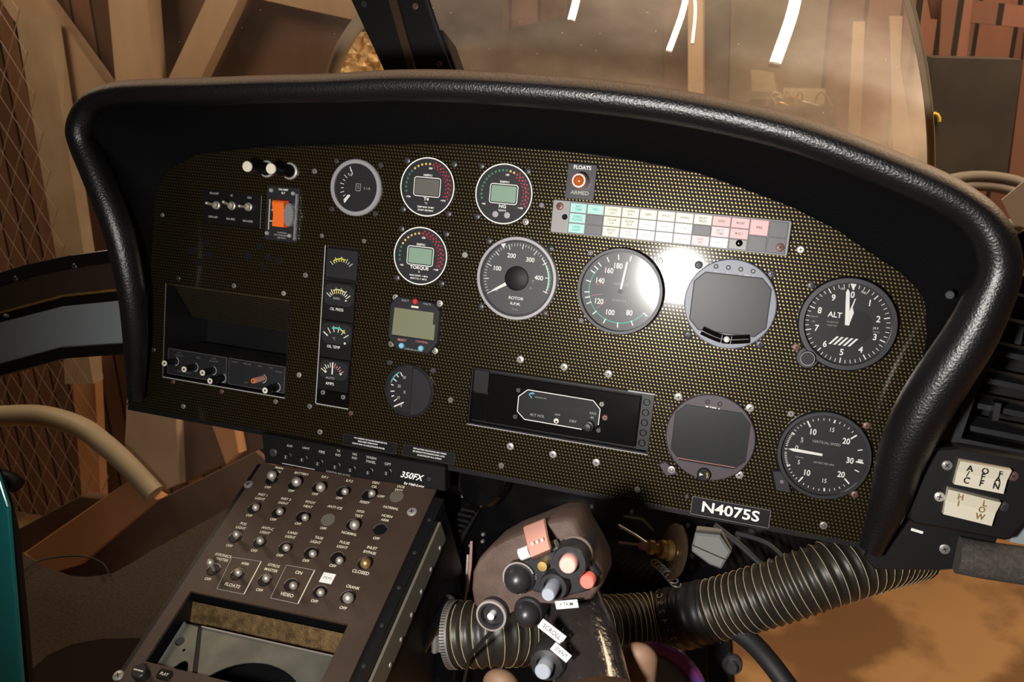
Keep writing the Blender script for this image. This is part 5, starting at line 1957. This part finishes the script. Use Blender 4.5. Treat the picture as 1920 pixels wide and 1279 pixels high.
# plastic bag with a purple seal
c = at(1240, 1286, 60)
g = thing('plastic_bag', 'crumpled clear plastic bag with a purple zip seal at the bottom of the photo', 'bag', c)
b = MB()
R_ = []
rg = random.Random(5)
for i in range(13):
    a = -pi / 2 + pi * i / 12
    a = max(-1.54, min(1.54, a))
    R_.append([Vector((36 * cos(a) * cos(2 * pi * k / 28), 38 * sin(a), 22 * cos(a) * sin(2 * pi * k / 28))) * (1 + rg.uniform(-.05, .05)) for k in range(28)])
b.loft(R_, 'bag_clear')
b.build('bag_film', g, sharp=80)
b = MB()
b.tube([Vector((37 * cos(RD(a)), 39 * sin(RD(a)), 9 + 5 * sin(RD(a * 2)))) for a in range(-20, 165, 8)], 6.0, 'bag_purple', 10)
b.build('zip_seal', g)

# ------------------------------------------------------------------ right side: vent and air conditioning switches
c = at(1868, 750, 5)
g = thing('air_vent', 'black louvred air vent beside the right end of the rim', 'vent', c)
def vq(x, y, n=5):
    return at(x, y, n) - c
b = MB()
fr_out = [(1842, 640), (1962, 600), (1990, 900), (1778, 852), (1800, 770)]
fr_in = [(1868, 668), (1990, 640), (1990, 860), (1802, 822), (1830, 740)]
b.prism([tuple(vq(x, y, -45))[:2] for x, y in ((1780, 500), (1990, 400), (1990, 900), (1770, 860))], -58, -50, 'black')
b.build('housing_back', g)
b = MB()
for i in range(5):
    j = (i + 1) % 5
    if i in (0, 1):
        continue
    A_, B_, C_, D_ = vq(*fr_out[i], 6), vq(*fr_out[j], 6), vq(*fr_in[j], 6), vq(*fr_in[i], 6)
    z = Vector((0, 0, -50))
    b.add([A_, B_, C_, D_, A_ + z, B_ + z, C_ + z, D_ + z], [(0, 1, 2, 3), (4, 7, 6, 5), (0, 4, 5, 1), (3, 2, 6, 7), (1, 5, 6, 2), (0, 3, 7, 4)], 'bezel_dark')
b.build('vent_frame', g)
for k, (x0, y0) in enumerate(((1892, 512), (1890, 560), (1874, 608), (1862, 655), (1848, 708), (1834, 756), (1820, 798))):
    b = MB()
    A_, B_ = vq(x0, y0, -8), vq(1975, y0 + (1975 - x0) * .20, -8)
    up = Vector((0, 6, -22))
    dn = Vector((0, -4.5, 1))
    b.add([A_ + dn, B_ + dn, B_, A_, A_ + up, B_ + up, A_ + up + dn, B_ + up + dn], [(0, 1, 2, 3), (3, 2, 5, 4), (0, 6, 7, 1), (0, 3, 4, 6), (1, 7, 5, 2), (4, 5, 7, 6)], 'bezel_dark')
    b.build('louvre', g)
for x, y in ((1910, 625), (1868, 768)):
    b = MB()
    p = vq(x, y, 0)
    b.box(p.x - 2.5, p.x + 2.5, p.y - 9, p.y + 6, p.z - 10, p.z + 3, 'bezel_dark')
    b.build('louvre_tab', g)

c = at(1810, 925, 24)
g = thing('air_conditioning_panel', 'black plate with two ivory rocker switches reading A/C OFF FAN and HI LOW', 'switch panel', c)
b = MB()
b.prism([tuple(at(x, y, 24) - c)[:2] for x, y in ((1748, 842), (1800, 838), (1940, 862), (1925, 975), (1896, 1012), (1885, 1014), (1712, 982), (1702, 972), (1704, 955))][::-1], -26, 0, 'black_metal', 2)
b.build('switch_plate', g)
for quad, labd in (([(1800, 862), (1896, 880), (1880, 926), (1788, 908)], 'A'), ([(1778, 915), (1876, 940), (1858, 986), (1768, 964)], 'B')):
    pts = [at(x, y, 30) - c for x, y in quad]
    b = MB()
    z0, dz = 0, Vector((0, 0, 1))
    top, bot = pts[0].lerp(pts[3], .5), pts[1].lerp(pts[2], .5)
    R_ = []
    for f, h in ((0, 3), (0.02, 9), (.5, 5.5), (.98, 8), (1, 3)):
        A_, B_ = pts[0].lerp(pts[3], f), pts[1].lerp(pts[2], f)
        R_.append([Vector((A_.x, A_.y, h)), Vector((B_.x, B_.y, h))])
    vs = [v for r in R_ for v in r] + [Vector((p.x, p.y, -2)) for p in pts]
    fs = [(2 * i, 2 * i + 2, 2 * i + 3, 2 * i + 1) for i in range(4)]
    fs += [(10, 0, 1, 11), (13, 12, 9, 8), (10, 13, 8, 6, 4, 2, 0), (11, 1, 3, 5, 7, 9, 12)]
    b.add(vs, fs, 'rocker_ivory')
    def L3(t, f, w, h):
        q_ = pts[0].lerp(pts[1], w).lerp(pts[3].lerp(pts[2], w), f)
        hz = 9 + (5.5 - 9) * (f / .5) if f < .5 else 5.5 + 2.5 * (f - .5) / .5
        b.text(t, q_.x, q_.y, hz + 1.0, h, 'black' if labd == 'A' else 'brass', .9, bold=True, rot=-3)
    if labd == 'A':
        for col_, w in (('A/C', .22), ('OFF', .52), ('FAN', .82)):
            for i, ch in enumerate(col_):
                L3(ch, .25 + i * .25, w, 5.2)
    else:
        for col_, w, f0 in (('HI', .25, .2), ('LOW', .72, .22)):
            for i, ch in enumerate(col_):
                L3(ch, f0 + i * .27, w, 5.0)
    o = b.build('rocker_switch', g)
    o['label'] = 'upper rocker reading A/C OFF FAN' if labd == 'A' else 'lower rocker reading HI LOW'
for x, y, m in ((1776, 873, 'screw'), (1762, 932, 'screw_bright'), (1900, 893, 'screw_rust'), (1882, 950, 'screw_dark')):
    p = at(x, y, 25) - c
    screw(g, p.x, p.y, 0, 4.2, m, 1.4, 'cross')
P_ = [at(1795, 1040, 10), at(1840, 1049, 10), at(1900, 1058, 10), at(1990, 1070, 10)]
g = thing('foam_tube', 'dark fuzzy foam tube at the right edge under the switch plate', 'foam tube', P_[1])
MB().tube(spline([p - P_[1] for p in P_], 5), 16, 'foam', 20).build('foam_sleeve', g)
g, b, c = pslab('side_structure', 'black cabin structure behind the vent at the right edge', 'structure panel', [(1730, 600), (1990, 380), (1990, 1010), (1700, 990)], -60, 10, 'black')
b.build('structure_sheet', g)
g, b, c = pslab('blue_plate', 'small pale blue-grey plate edge right of the switch plate', 'plate', [(1905, 960), (1990, 970), (1990, 1035), (1893, 1016)], 0, 4, 'grey_trim')
b.build('plate_sheet', g)

# ------------------------------------------------------------------ windscreen, centre post, door frame
def sheet(name, pxs, pys, nf, m, parent, flip=False):
    b = MB()
    vs, fs = [], []
    for j, y in enumerate(pys):
        for i, x in enumerate(pxs):
            vs.append(at(x, y, nf(x, y)))
    nx_ = len(pxs)
    for j in range(len(pys) - 1):
        for i in range(nx_ - 1):
            f = (j * nx_ + i, (j + 1) * nx_ + i, (j + 1) * nx_ + i + 1, j * nx_ + i + 1)
            fs.append(f)
    b.add(vs, fs, m, True)
    return b
nr = lambda x, y: -150 - 90 * (1 - ((x - 1180) / 620) ** 2) + (200 - y) * .7
c = at(1200, 150, -200)
g = thing('right_windscreen', 'dusty curved windscreen pane right of the black centre post', 'windscreen', c)
xe = lambda y: 1684 + 62 * (1 - ((max(-60, min(340, y)) - 300) / 360) ** 2) if y < 300 else 1746
b = MB()
vs, fs = [], []
ys = [-440 + 30 * j for j in range(29)]
for y in ys:
    x1 = xe(y)
    for i in range(31):
        x0_ = 806 + .333 * y
        x = x0_ + (x1 - x0_) * i / 30
        vs.append(at(x, y, nr(x, y)) - c)
for j in range(28):
    for i in range(30):
        fs.append((j * 31 + i, (j + 1) * 31 + i, (j + 1) * 31 + i + 1, j * 31 + i + 1))
b.add(vs, fs, 'windscreen_glass', True)
b.build('screen_glass', g, sharp=80)
b = MB()
b.tube([at(xe(y), y, nr(xe(y), y)) - c for y in ys], 4.0, 'post_tan', 10)
o = b.build('edge_trim', g)
nl = lambda x, y: -150 - 60 * (1 - ((x - 300) / 500) ** 2)
c = at(300, 80, -200)
g = thing('left_windscreen', 'clear windscreen pane left of the black centre post', 'windscreen', c)
b = MB()
vs, fs = [], []
for y in range(-440, 260, 30):
    for i in range(21):
        x = 120 + (684 + y * .42 - 120) * i / 20
        vs.append(at(x, y, nl(x, y)) - c)
nyy = len(range(-440, 260, 30))
for j in range(nyy - 1):
    for i in range(20):
        fs.append((j * 21 + i, (j + 1) * 21 + i, (j + 1) * 21 + i + 1, j * 21 + i + 1))
b.add(vs, fs, 'side_glass', True)
b.build('screen_glass', g, sharp=80)
P_ = [at(712, -30, -230), at(690, 20, -235), at(660, 60, -240), at(635, 105, -240), at(618, 160, -240)]
g = thing('canopy_bow', 'tan curved canopy bow left of the black centre post', 'canopy bow', P_[1])
MB().tube(spline([p - P_[1] for p in P_], 6), 9, 'post_tan', 16).build('bow_tube', g)

cpo = at(760, 60, -110)
g = thing('centre_post', 'black windscreen centre post with rivets above the dusty rim', 'windscreen post', cpo)
def cq(x, y, n=-110):
    return at(x, y, n) - cpo
b = MB()
b.prism([tuple(cq(x, y))[:2] for x, y in ((425, -500), (628, -500), (870, 165), (735, 165))][::-1], -26, 0, 'black', 1.5)
b.build('post_web', g)
b = MB()
A_ = [cq(x, y) for x, y in ((590, -500), (612, -500), (793, 165), (778, 165))]
b.prism([(p.x, p.y) for p in A_][::-1], 0, 7, 'door_brown', .8)
b.build('post_rib', g)
b = MB()
A_ = [cq(x, y) for x, y in ((618, -500), (623, -500), (861, 165), (856, 165))]
b.prism([(p.x, p.y) for p in A_][::-1], 0, 2.5, 'bezel_dark', .3)
b.build('edge_bead', g)
for x, y in ((779, 12), (824, 121), (683, 8)):
    p = cq(x, y)
    screw(g, p.x, p.y, 0, 3.6, 'screw_rust' if x > 700 else 'slot', 1.6, 'ring')

c = at(110, 560, -120)
g = thing('door_frame', 'left door frame rail with black edges, brown gloss band and grey strip', 'door frame', c)
def band(name, poly, m, z0, z1):
    b = MB()
    b.prism([tuple(at(x, y, -120) - c)[:2] for x, y in poly][::-1], z0, z1, m, 1.0)
    return b.build(name, g)
band('upper_edge', [(-420, 640), (60, 495), (140, 478), (255, 462), (260, 486), (150, 500), (60, 518), (-420, 662)], 'black_gloss', -20, 8)
band('brown_band', [(-420, 662), (60, 518), (150, 500), (260, 486), (260, 542), (120, 556), (-420, 702)], 'door_brown', -20, 0)
band('gold_line', [(-420, 696), (120, 552), (260, 537), (260, 542), (120, 557), (-420, 702)], 'brass', -20, 3)
band('grey_strip', [(-420, 712), (120, 574), (260, 560), (260, 642), (120, 650), (-420, 796)], 'grey_trim', -20, 2)
band('dark_gap', [(-420, 702), (120, 557), (260, 542), (260, 560), (120, 574), (-420, 712)], 'black', -20, -2)
band('lower_edge', [(-420, 796), (120, 650), (260, 640), (260, 662), (120, 672), (-420, 822)], 'black', -20, 6)
for x, y in ((30, 523), (140, 500)):
    p = at(x, y, -112) - c
    screw(g, p.x, p.y, 8, 4.2, 'screw_dark', 2, 'plain')
b = MB()
p = at(12, 592, -112) - c
b.sphere((p.x, p.y, p.z), (5, 2.5, 2.5), 'screw', 12, 6)
b.build('latch_pin', g)

# ------------------------------------------------------------------ lower left: carpeted floor, chin opening, teal door edge
ZC = W(at(250, 1120, 0)).z - 0.16
def zpt(px, py, Z=ZC):
    return atz(px, py, Z)
edge = [(-420, 800), (-60, 960), (19, 1017), (50, 1042), (83, 1062), (134, 1080), (166, 1082), (211, 1075), (250, 1054), (288, 1030), (359, 991), (416, 960), (520, 900)]
b = MB()
top_ = [zpt(x, y) for x, y in edge]
bot_ = [zpt(x, y) for x, y in ((-420, 1400), (60, 1400), (160, 1400), (300, 1400), (420, 1400), (520, 1400))]
c = zpt(200, 1150)
vs = [(v - c) * 1000 for v in top_ + bot_[::-1]]
lo = [v + Vector((0, 0, -14)) for v in vs]
n = len(vs)
b.add(vs, [tuple(range(n))], 'carpet')
b.add(lo, [tuple(range(n))[::-1]], 'carpet')
b.add(vs + lo, [(i, i + n, (i + 1) % n + n, (i + 1) % n) for i in range(n)], 'carpet')
o = b.build('cabin_carpet')
o.location = c
tag(o, 'dark brown carpeted cabin floor left of the console', 'carpet')
b = MB()
pts = [zpt(x, y, ZC + .004) for x, y in ((46, 1330), (52, 1262), (90, 1228), (135, 1208), (190, 1198), (262, 1196), (330, 1330))]
vs = [(v - c) * 1000 for v in pts]
lo = [v + Vector((0, 0, -3)) for v in vs]
n = len(vs)
b.add(vs, [tuple(range(n))], 'mat_black')
b.add(vs + lo, [(i, i + n, (i + 1) % n + n, (i + 1) % n) for i in range(n)], 'mat_black')
o = b.build('floor_mat')
o.location = c
tag(o, 'plain black rounded mat lying on the brown carpet in the bottom left corner', 'mat')
pts = [zpt(x, y, ZC + .01) for x, y in ((30, 1082), (60, 1058), (96, 1046), (154, 1043), (192, 1056), (206, 1080))]
b = MB()
b.tube(spline([(v - pts[2]) * 1000 for v in pts], 6), 1.5, 'rubber', 8)
o = b.build('thin_cable')
o.location = pts[2]
tag(o, 'thin black cable arching over the edge of the brown carpet', 'cable')

g, b, c = pslab('teal_door_edge', 'teal painted door edge in the bottom left corner', 'door edge', [(-200, 760), (-60, 820), (-12, 870), (14, 950), (44, 1320), (-200, 1320)][::-1], 160, 4, 'teal_paint', bev=1)
b.build('painted_edge', g)
g, b, c = pslab('door_seal', 'black rubber seal beside the teal door edge', 'seal', [(-8, 880), (14, 940), (28, 1000), (46, 1180), (58, 1320), (30, 1320), (6, 950)][::-1], 152, 6, 'rubber')
b.build('seal_strip', g)
p0_ = at(22, 905, 120)
g = thing('door_handle_stub', 'black door fitting just above the teal edge', 'fitting', p0_)
MB().tube([Vector((-40, 4, 0)), Vector((0, 2, 0)), Vector((8, -2, 0))], 9, 'black', 14).build('fitting_body', g)

P_ = [at(x, y, -520) for x, y in ((-300, 850), (-150, 802), (-60, 785), (-10, 781), (77, 780), (150, 801), (197, 834), (239, 872), (290, 926))]
g = thing('landing_gear_tube', 'cream painted curved tube outside the left chin window', 'tube', P_[2])
b = MB()
b.tube(spline([p - P_[2] for p in P_], 8), lambda t: 22.5 - 3 * t, 'cream_pipe', 24)
b.build('tube_body', g, sharp=80)

def nblk(name, label, cat, poly, n, th, m, group=None):
    g, b, c = pslab(name, label, cat, poly, n, th, m, bev=2, group=group)
    b.build(name + '_body', g)
    return g
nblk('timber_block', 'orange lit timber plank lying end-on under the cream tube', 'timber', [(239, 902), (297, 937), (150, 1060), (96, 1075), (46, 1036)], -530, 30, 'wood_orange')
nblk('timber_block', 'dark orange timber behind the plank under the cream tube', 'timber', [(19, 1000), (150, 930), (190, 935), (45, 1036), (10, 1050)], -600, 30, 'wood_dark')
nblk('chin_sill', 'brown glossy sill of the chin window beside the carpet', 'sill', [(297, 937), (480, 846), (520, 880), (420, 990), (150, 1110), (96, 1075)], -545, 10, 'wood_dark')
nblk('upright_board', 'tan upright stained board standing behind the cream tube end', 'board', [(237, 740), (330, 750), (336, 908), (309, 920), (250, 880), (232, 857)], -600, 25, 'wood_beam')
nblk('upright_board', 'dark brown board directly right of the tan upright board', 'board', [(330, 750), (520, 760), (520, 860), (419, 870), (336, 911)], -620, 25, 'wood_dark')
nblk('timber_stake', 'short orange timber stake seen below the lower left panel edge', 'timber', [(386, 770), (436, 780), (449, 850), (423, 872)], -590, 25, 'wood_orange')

# ------------------------------------------------------------------ hangar
def wslab(name, label, cat, poly, Y, th, m, kind=None, group=None):
    pts = [aty(x, y, Y) for x, y in poly]
    c = sum(pts, Vector()) / len(pts)
    b = MB()
    v2 = [((p.x - c.x) * 1000, (p.z - c.z) * 1000) for p in pts]
    b.prism(v2, 0, th, m)
    b.map(lambda v: Vector((v.x, v.z, v.y)))
    b.f = [tuple(reversed(f)) for f in b.f]
    o = b.build(name)
    o.location = c
    if kind:
        o['kind'] = kind
        if label:
            o['label'] = label
        return o
    return tag(o, label, cat, group)

def wbox(name, x0, x1, y0, y1, z0, z1, m, kind='structure', label=None, cat=None):
    b = MB()
    cx_, cy_, cz_ = (x0 + x1) / 2, (y0 + y1) / 2, (z0 + z1) / 2
    b.box((x0 - cx_) * 1000, (x1 - cx_) * 1000, (y0 - cy_) * 1000, (y1 - cy_) * 1000, (z0 - cz_) * 1000, (z1 - cz_) * 1000, m)
    o = b.build(name)
    o.location = (cx_, cy_, cz_)
    if kind:
        o['kind'] = kind
    else:
        tag(o, label, cat)
    return o
xs_ = aty(640, 60, 1.75).x
wbox('floor', -6, 6, -2, 6, -.05, 0, 'ground')
wbox('wall_back', -6, xs_, 1.75, 1.85, 0, 4.5, 'wood_wall')
wbox('wall_right', xs_, 6, 3.3, 3.4, 0, 4.5, 'wood_red')

wslab('wooden_post', 'pale round-edged post leaning at the far left in front of the plank wall', 'post', [(30, 40), (88, 30), (158, 480), (165, 660), (175, 720), (122, 720), (105, 480)], 1.5, 50, 'post_tan')
wslab('wooden_post', 'orange-brown post seen below the grey door strip', 'post', [(130, 640), (174, 640), (196, 1075), (165, 1075)], 1.62, 40, 'wood_orange')
wslab('wooden_post', 'thick pale upright post above the left end of the rim', 'post', [(162, -450), (240, -450), (292, 190), (220, 190)], 1.55, 60, 'wood_beam')
wslab('wooden_brace', 'pale diagonal brace falling from the top left corner to the rim', 'brace', [(-190, -300), (-135, -300), (215, 180), (165, 215), (20, 30)], 1.58, 50, 'wood_beam')
wslab('wooden_brace', 'pale diagonal brace leaning right of the thick upright post', 'brace', [(528, -300), (592, -300), (365, 170), (305, 170)], 1.58, 50, 'wood_beam')
wslab('dark_board', 'dark brown flat board behind the leaning brace', 'board', [(260, -320), (740, -320), (740, 200), (285, 200)], 1.70, 20, 'wood_dark')
wslab('ceiling_beam', 'pale beam slanting across the top left of the post', 'beam', [(450, -30), (700, -20), (700, 45), (560, 15), (430, -15)], 1.62, 50, 'wood_beam')

# crumpled gold foil
c3 = aty(690, 110, 1.685)
rg = random.Random(11)
b = MB()
N, NY = 18, 14
vs, fs = [], []
for j in range(NY):
    for i in range(N):
        p = aty(625 + 110 * i / (N - 1), 60 + 8 * j, 1.685)
        vs.append((p - c3) * 1000 + Vector((0, rg.uniform(-14, 14), 0)))
for j in range(NY - 1):
    for i in range(N - 1):
        if i * 6.1 + 625 > 655 - j * 4:
            fs.append((j * N + i, (j + 1) * N + i, (j + 1) * N + i + 1, j * N + i + 1))
b.add(vs, fs, 'gold_sheet')
o = b.build('gold_foil_sheet')
o.location = c3
tag(o, 'bright crumpled gold foil sheet just left of the black centre post', 'foil')

# chain-link fence
def fence():
    Y = 1.25
    b = MB()
    p0_, p1_ = aty(-420, -200, Y), aty(215, 1000, Y)
    c = aty(100, 400, Y)
    x0, x1 = (p0_.x - c.x) * 1000 - 100, (p1_.x - c.x) * 1000 + 20
    z1, z0 = (p0_.z - c.z) * 1000, (p1_.z - c.z) * 1000
    cell = 66.0
    asp = 1.7
    H = z1 - z0
    k = -int(H / cell / asp) - 2
    lines = []
    W_ = x1 - x0
    for s_ in (1, -1):
        for i in range(-60, 90):
            xs0 = x0 + i * cell
            # line z = z0 + asp*s*(x-xs0)
            pts = []
            for x in (x0, x1):
                pts.append((x, z0 + asp * s_ * (x - xs0)))
            (xa, za), (xb, zb) = pts
            def clip(xa, za, xb, zb):
                t0, t1 = 0.0, 1.0
                dz = zb - za
                for lo_, hi_ in ((z0, z1),):
                    ta, tb = (lo_ - za) / dz, (hi_ - za) / dz
                    if ta > tb:
                        ta, tb = tb, ta
                    t0, t1 = max(t0, ta), min(t1, tb)
                return t0, t1
            t0, t1 = clip(xa, za, xb, zb)
            if t1 - t0 > .02:
                A_ = Vector((xa + (xb - xa) * t0, 3 * s_, za + (zb - za) * t0))
                B_ = Vector((xa + (xb - xa) * t1, 3 * s_, za + (zb - za) * t1))
                b.tube([A_, B_], 1.5 if s_ > 0 else .7, 'wire_mesh', 5, caps=False)
    o = b.build('chain_link_fence')
    o.location = c
    tag(o, 'chain-link fence in front of the plank wall at the left edge', 'fence')
fence()

# right background
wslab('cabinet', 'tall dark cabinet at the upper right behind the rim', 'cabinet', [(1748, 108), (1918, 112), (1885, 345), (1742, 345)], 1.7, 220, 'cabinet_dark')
for poly, Y, m, lab_ in (([(1700, -60), (1740, -60), (1712, 260), (1690, 120)], 2.0, 'wood_red', 'narrow reddish wooden stud beside the windscreen edge'),
                         ([(1770, -60), (1830, -60), (1812, 112), (1760, 112)], 2.2, 'wood_red', 'reddish wooden stud standing above the dark cabinet'),
                         ([(1740, -10), (2000, 20), (2000, 60), (1748, 35)], 2.3, 'wood_red', 'reddish horizontal beam over the dark cabinet'),
                         ([(1925, 60), (2000, 60), (2000, 345), (1890, 345)], 2.0, 'wood_red', 'reddish boards right of the dark cabinet')):
    wslab('wooden_stud', lab_, 'stud', poly, Y, 40, m)
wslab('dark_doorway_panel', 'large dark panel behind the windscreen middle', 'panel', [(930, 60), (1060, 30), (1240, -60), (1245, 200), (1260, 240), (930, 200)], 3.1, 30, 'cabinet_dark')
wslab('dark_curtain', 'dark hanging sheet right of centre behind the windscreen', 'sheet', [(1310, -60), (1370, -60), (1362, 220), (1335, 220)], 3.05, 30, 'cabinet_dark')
wslab('pale_post', 'pale upright post behind the windscreen beside the dark panel', 'post', [(1290, -60), (1318, -60), (1318, 240), (1290, 240)], 2.9, 60, 'wood_beam')
wslab('pale_post', 'pale wide post just inside the right windscreen edge', 'post', [(1668, 30), (1700, 30), (1716, 345), (1668, 1090), (1640, 1090), (1676, 345)], 2.3, 60, 'post_tan')
wslab('pale_post', 'thin pale post left of the wide post inside the windscreen edge', 'post', [(1600, 40), (1622, 40), (1612, 280), (1590, 1010), (1566, 1010), (1588, 280)], 2.6, 50, 'wood_beam')
wslab('olive_board', 'olive brown board behind the reflection of the long light tube', 'board', [(1372, -60), (1560, -60), (1530, 260), (1366, 260)], 3.15, 20, 'olive_rail')
wslab('wooden_crate', 'yellow wooden box under the reflection of the long light tube', 'box', [(1408, 132), (1450, 138), (1456, 172), (1410, 172)], 2.7, 120, 'cream_pipe')
wslab('wooden_crate', 'low yellow wooden box beside the engine parts', 'box', [(1468, 168), (1548, 170), (1545, 196), (1470, 190)], 2.65, 120, 'cream_pipe')
# engine-like clutter under the crates
c4 = aty(1490, 190, 2.64)
g = bpy.data.objects.new('engine_on_stand', None)
COL.objects.link(g)
g.location = c4
tag(g, 'jumble of brassy engine parts and pipes seen low through the windscreen', 'engine')
b = MB()
rg = random.Random(21)
b.tube([Vector((-90, 0, -30)), Vector((-20, 0, -20)), Vector((70, 0, -40))], 34, 'cabinet_dark', 16)
b.build('engine_block', g)
for k in range(9):
    b = MB()
    x0 = rg.uniform(-120, 80)
    pts = [Vector((x0, -40, rg.uniform(-50, 0))), Vector((x0 + rg.uniform(10, 40), -60, rg.uniform(0, 40))), Vector((x0 + rg.uniform(40, 80), -45, rg.uniform(-50, 20)))]
    b.tube(spline(pts, 5), rg.uniform(3, 6), rg.choice(['brass', 'steel', 'cream_pipe']), 10)
    b.build('engine_pipe', g)
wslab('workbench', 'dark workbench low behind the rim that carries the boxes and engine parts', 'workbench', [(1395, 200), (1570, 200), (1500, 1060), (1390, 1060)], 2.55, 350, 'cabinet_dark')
# reflections of lamps in the windscreen, modelled as glowing tubes behind it
for (a_, c_, Y, r, lab_) in (((1082, -60), (1070, 41), 2.75, 13, 'short bright reflection of a light tube at the top, nearest the centre post'),
                             ((1292, -50), (1253, 98), 2.75, 10, 'slanting bright reflection of a light tube above the middle of the rim'),
                             ((1296, -40), (1298, 82), 2.8, 4, 'thin dim reflection of a light tube right of the middle slanting one'),
                             ((1500, -60), (1452, 122), 2.6, 19, 'largest bright slanting reflection of a light tube right of the middle')):
    A_, B_ = aty(*a_, Y), aty(*c_, Y - .12)
    g = bpy.data.objects.new('tube_reflection', None)
    COL.objects.link(g)
    g.location = A_
    tag(g, lab_, 'light tube')
    d = (B_ - A_) * 1000
    b = MB()
    mid = d * .45 + Vector((14, 0, 0))
    b.tube(spline([Vector((0, 0, 0)), mid, d], 6), r, 'reflection_glow', 14)
    b.build('reflected_tube', g)
    b = MB()
    b.tube([d * .985, d * 1.01], r * 1.15, 'bezel_grey', 14)
    b.build('end_cap', g)
# yellow clip, hose coil, paper at right
c5 = aty(1750, 228, 1.692)
b = MB()
b.tube([Vector((14 * cos(a * .5), 0, 20 * sin(a * .5))) for a in range(0, 11)], 4, 'yellow_plastic', 8)
o = b.build('yellow_hook')
o.location = c5
tag(o, 'small yellow hook on the left side of the dark cabinet', 'hook')
c6 = aty(1850, 375, 1.5)
b = MB()
for k, (rx, rz) in enumerate(((125, 42), (105, 33))):
    b.tube([Vector((rx * cos(a * pi / 16), 30 * sin(a * pi / 16) * 3, rz * sin(a * pi / 16) - k * 14)) for a in range(0, 33)], 13, 'dusty_tyre', 12)
o = b.build('hose_coil')
o.location = c6
tag(o, 'grey coiled hose lying below the dark cabinet at the right', 'hose')
wslab('paper_sheet', 'pale sheet of paper behind the right shoulder of the rim', 'paper', [(1878, 375), (1920, 340), (1960, 350), (1960, 440), (1900, 420)], 1.1, 4, 'paper')
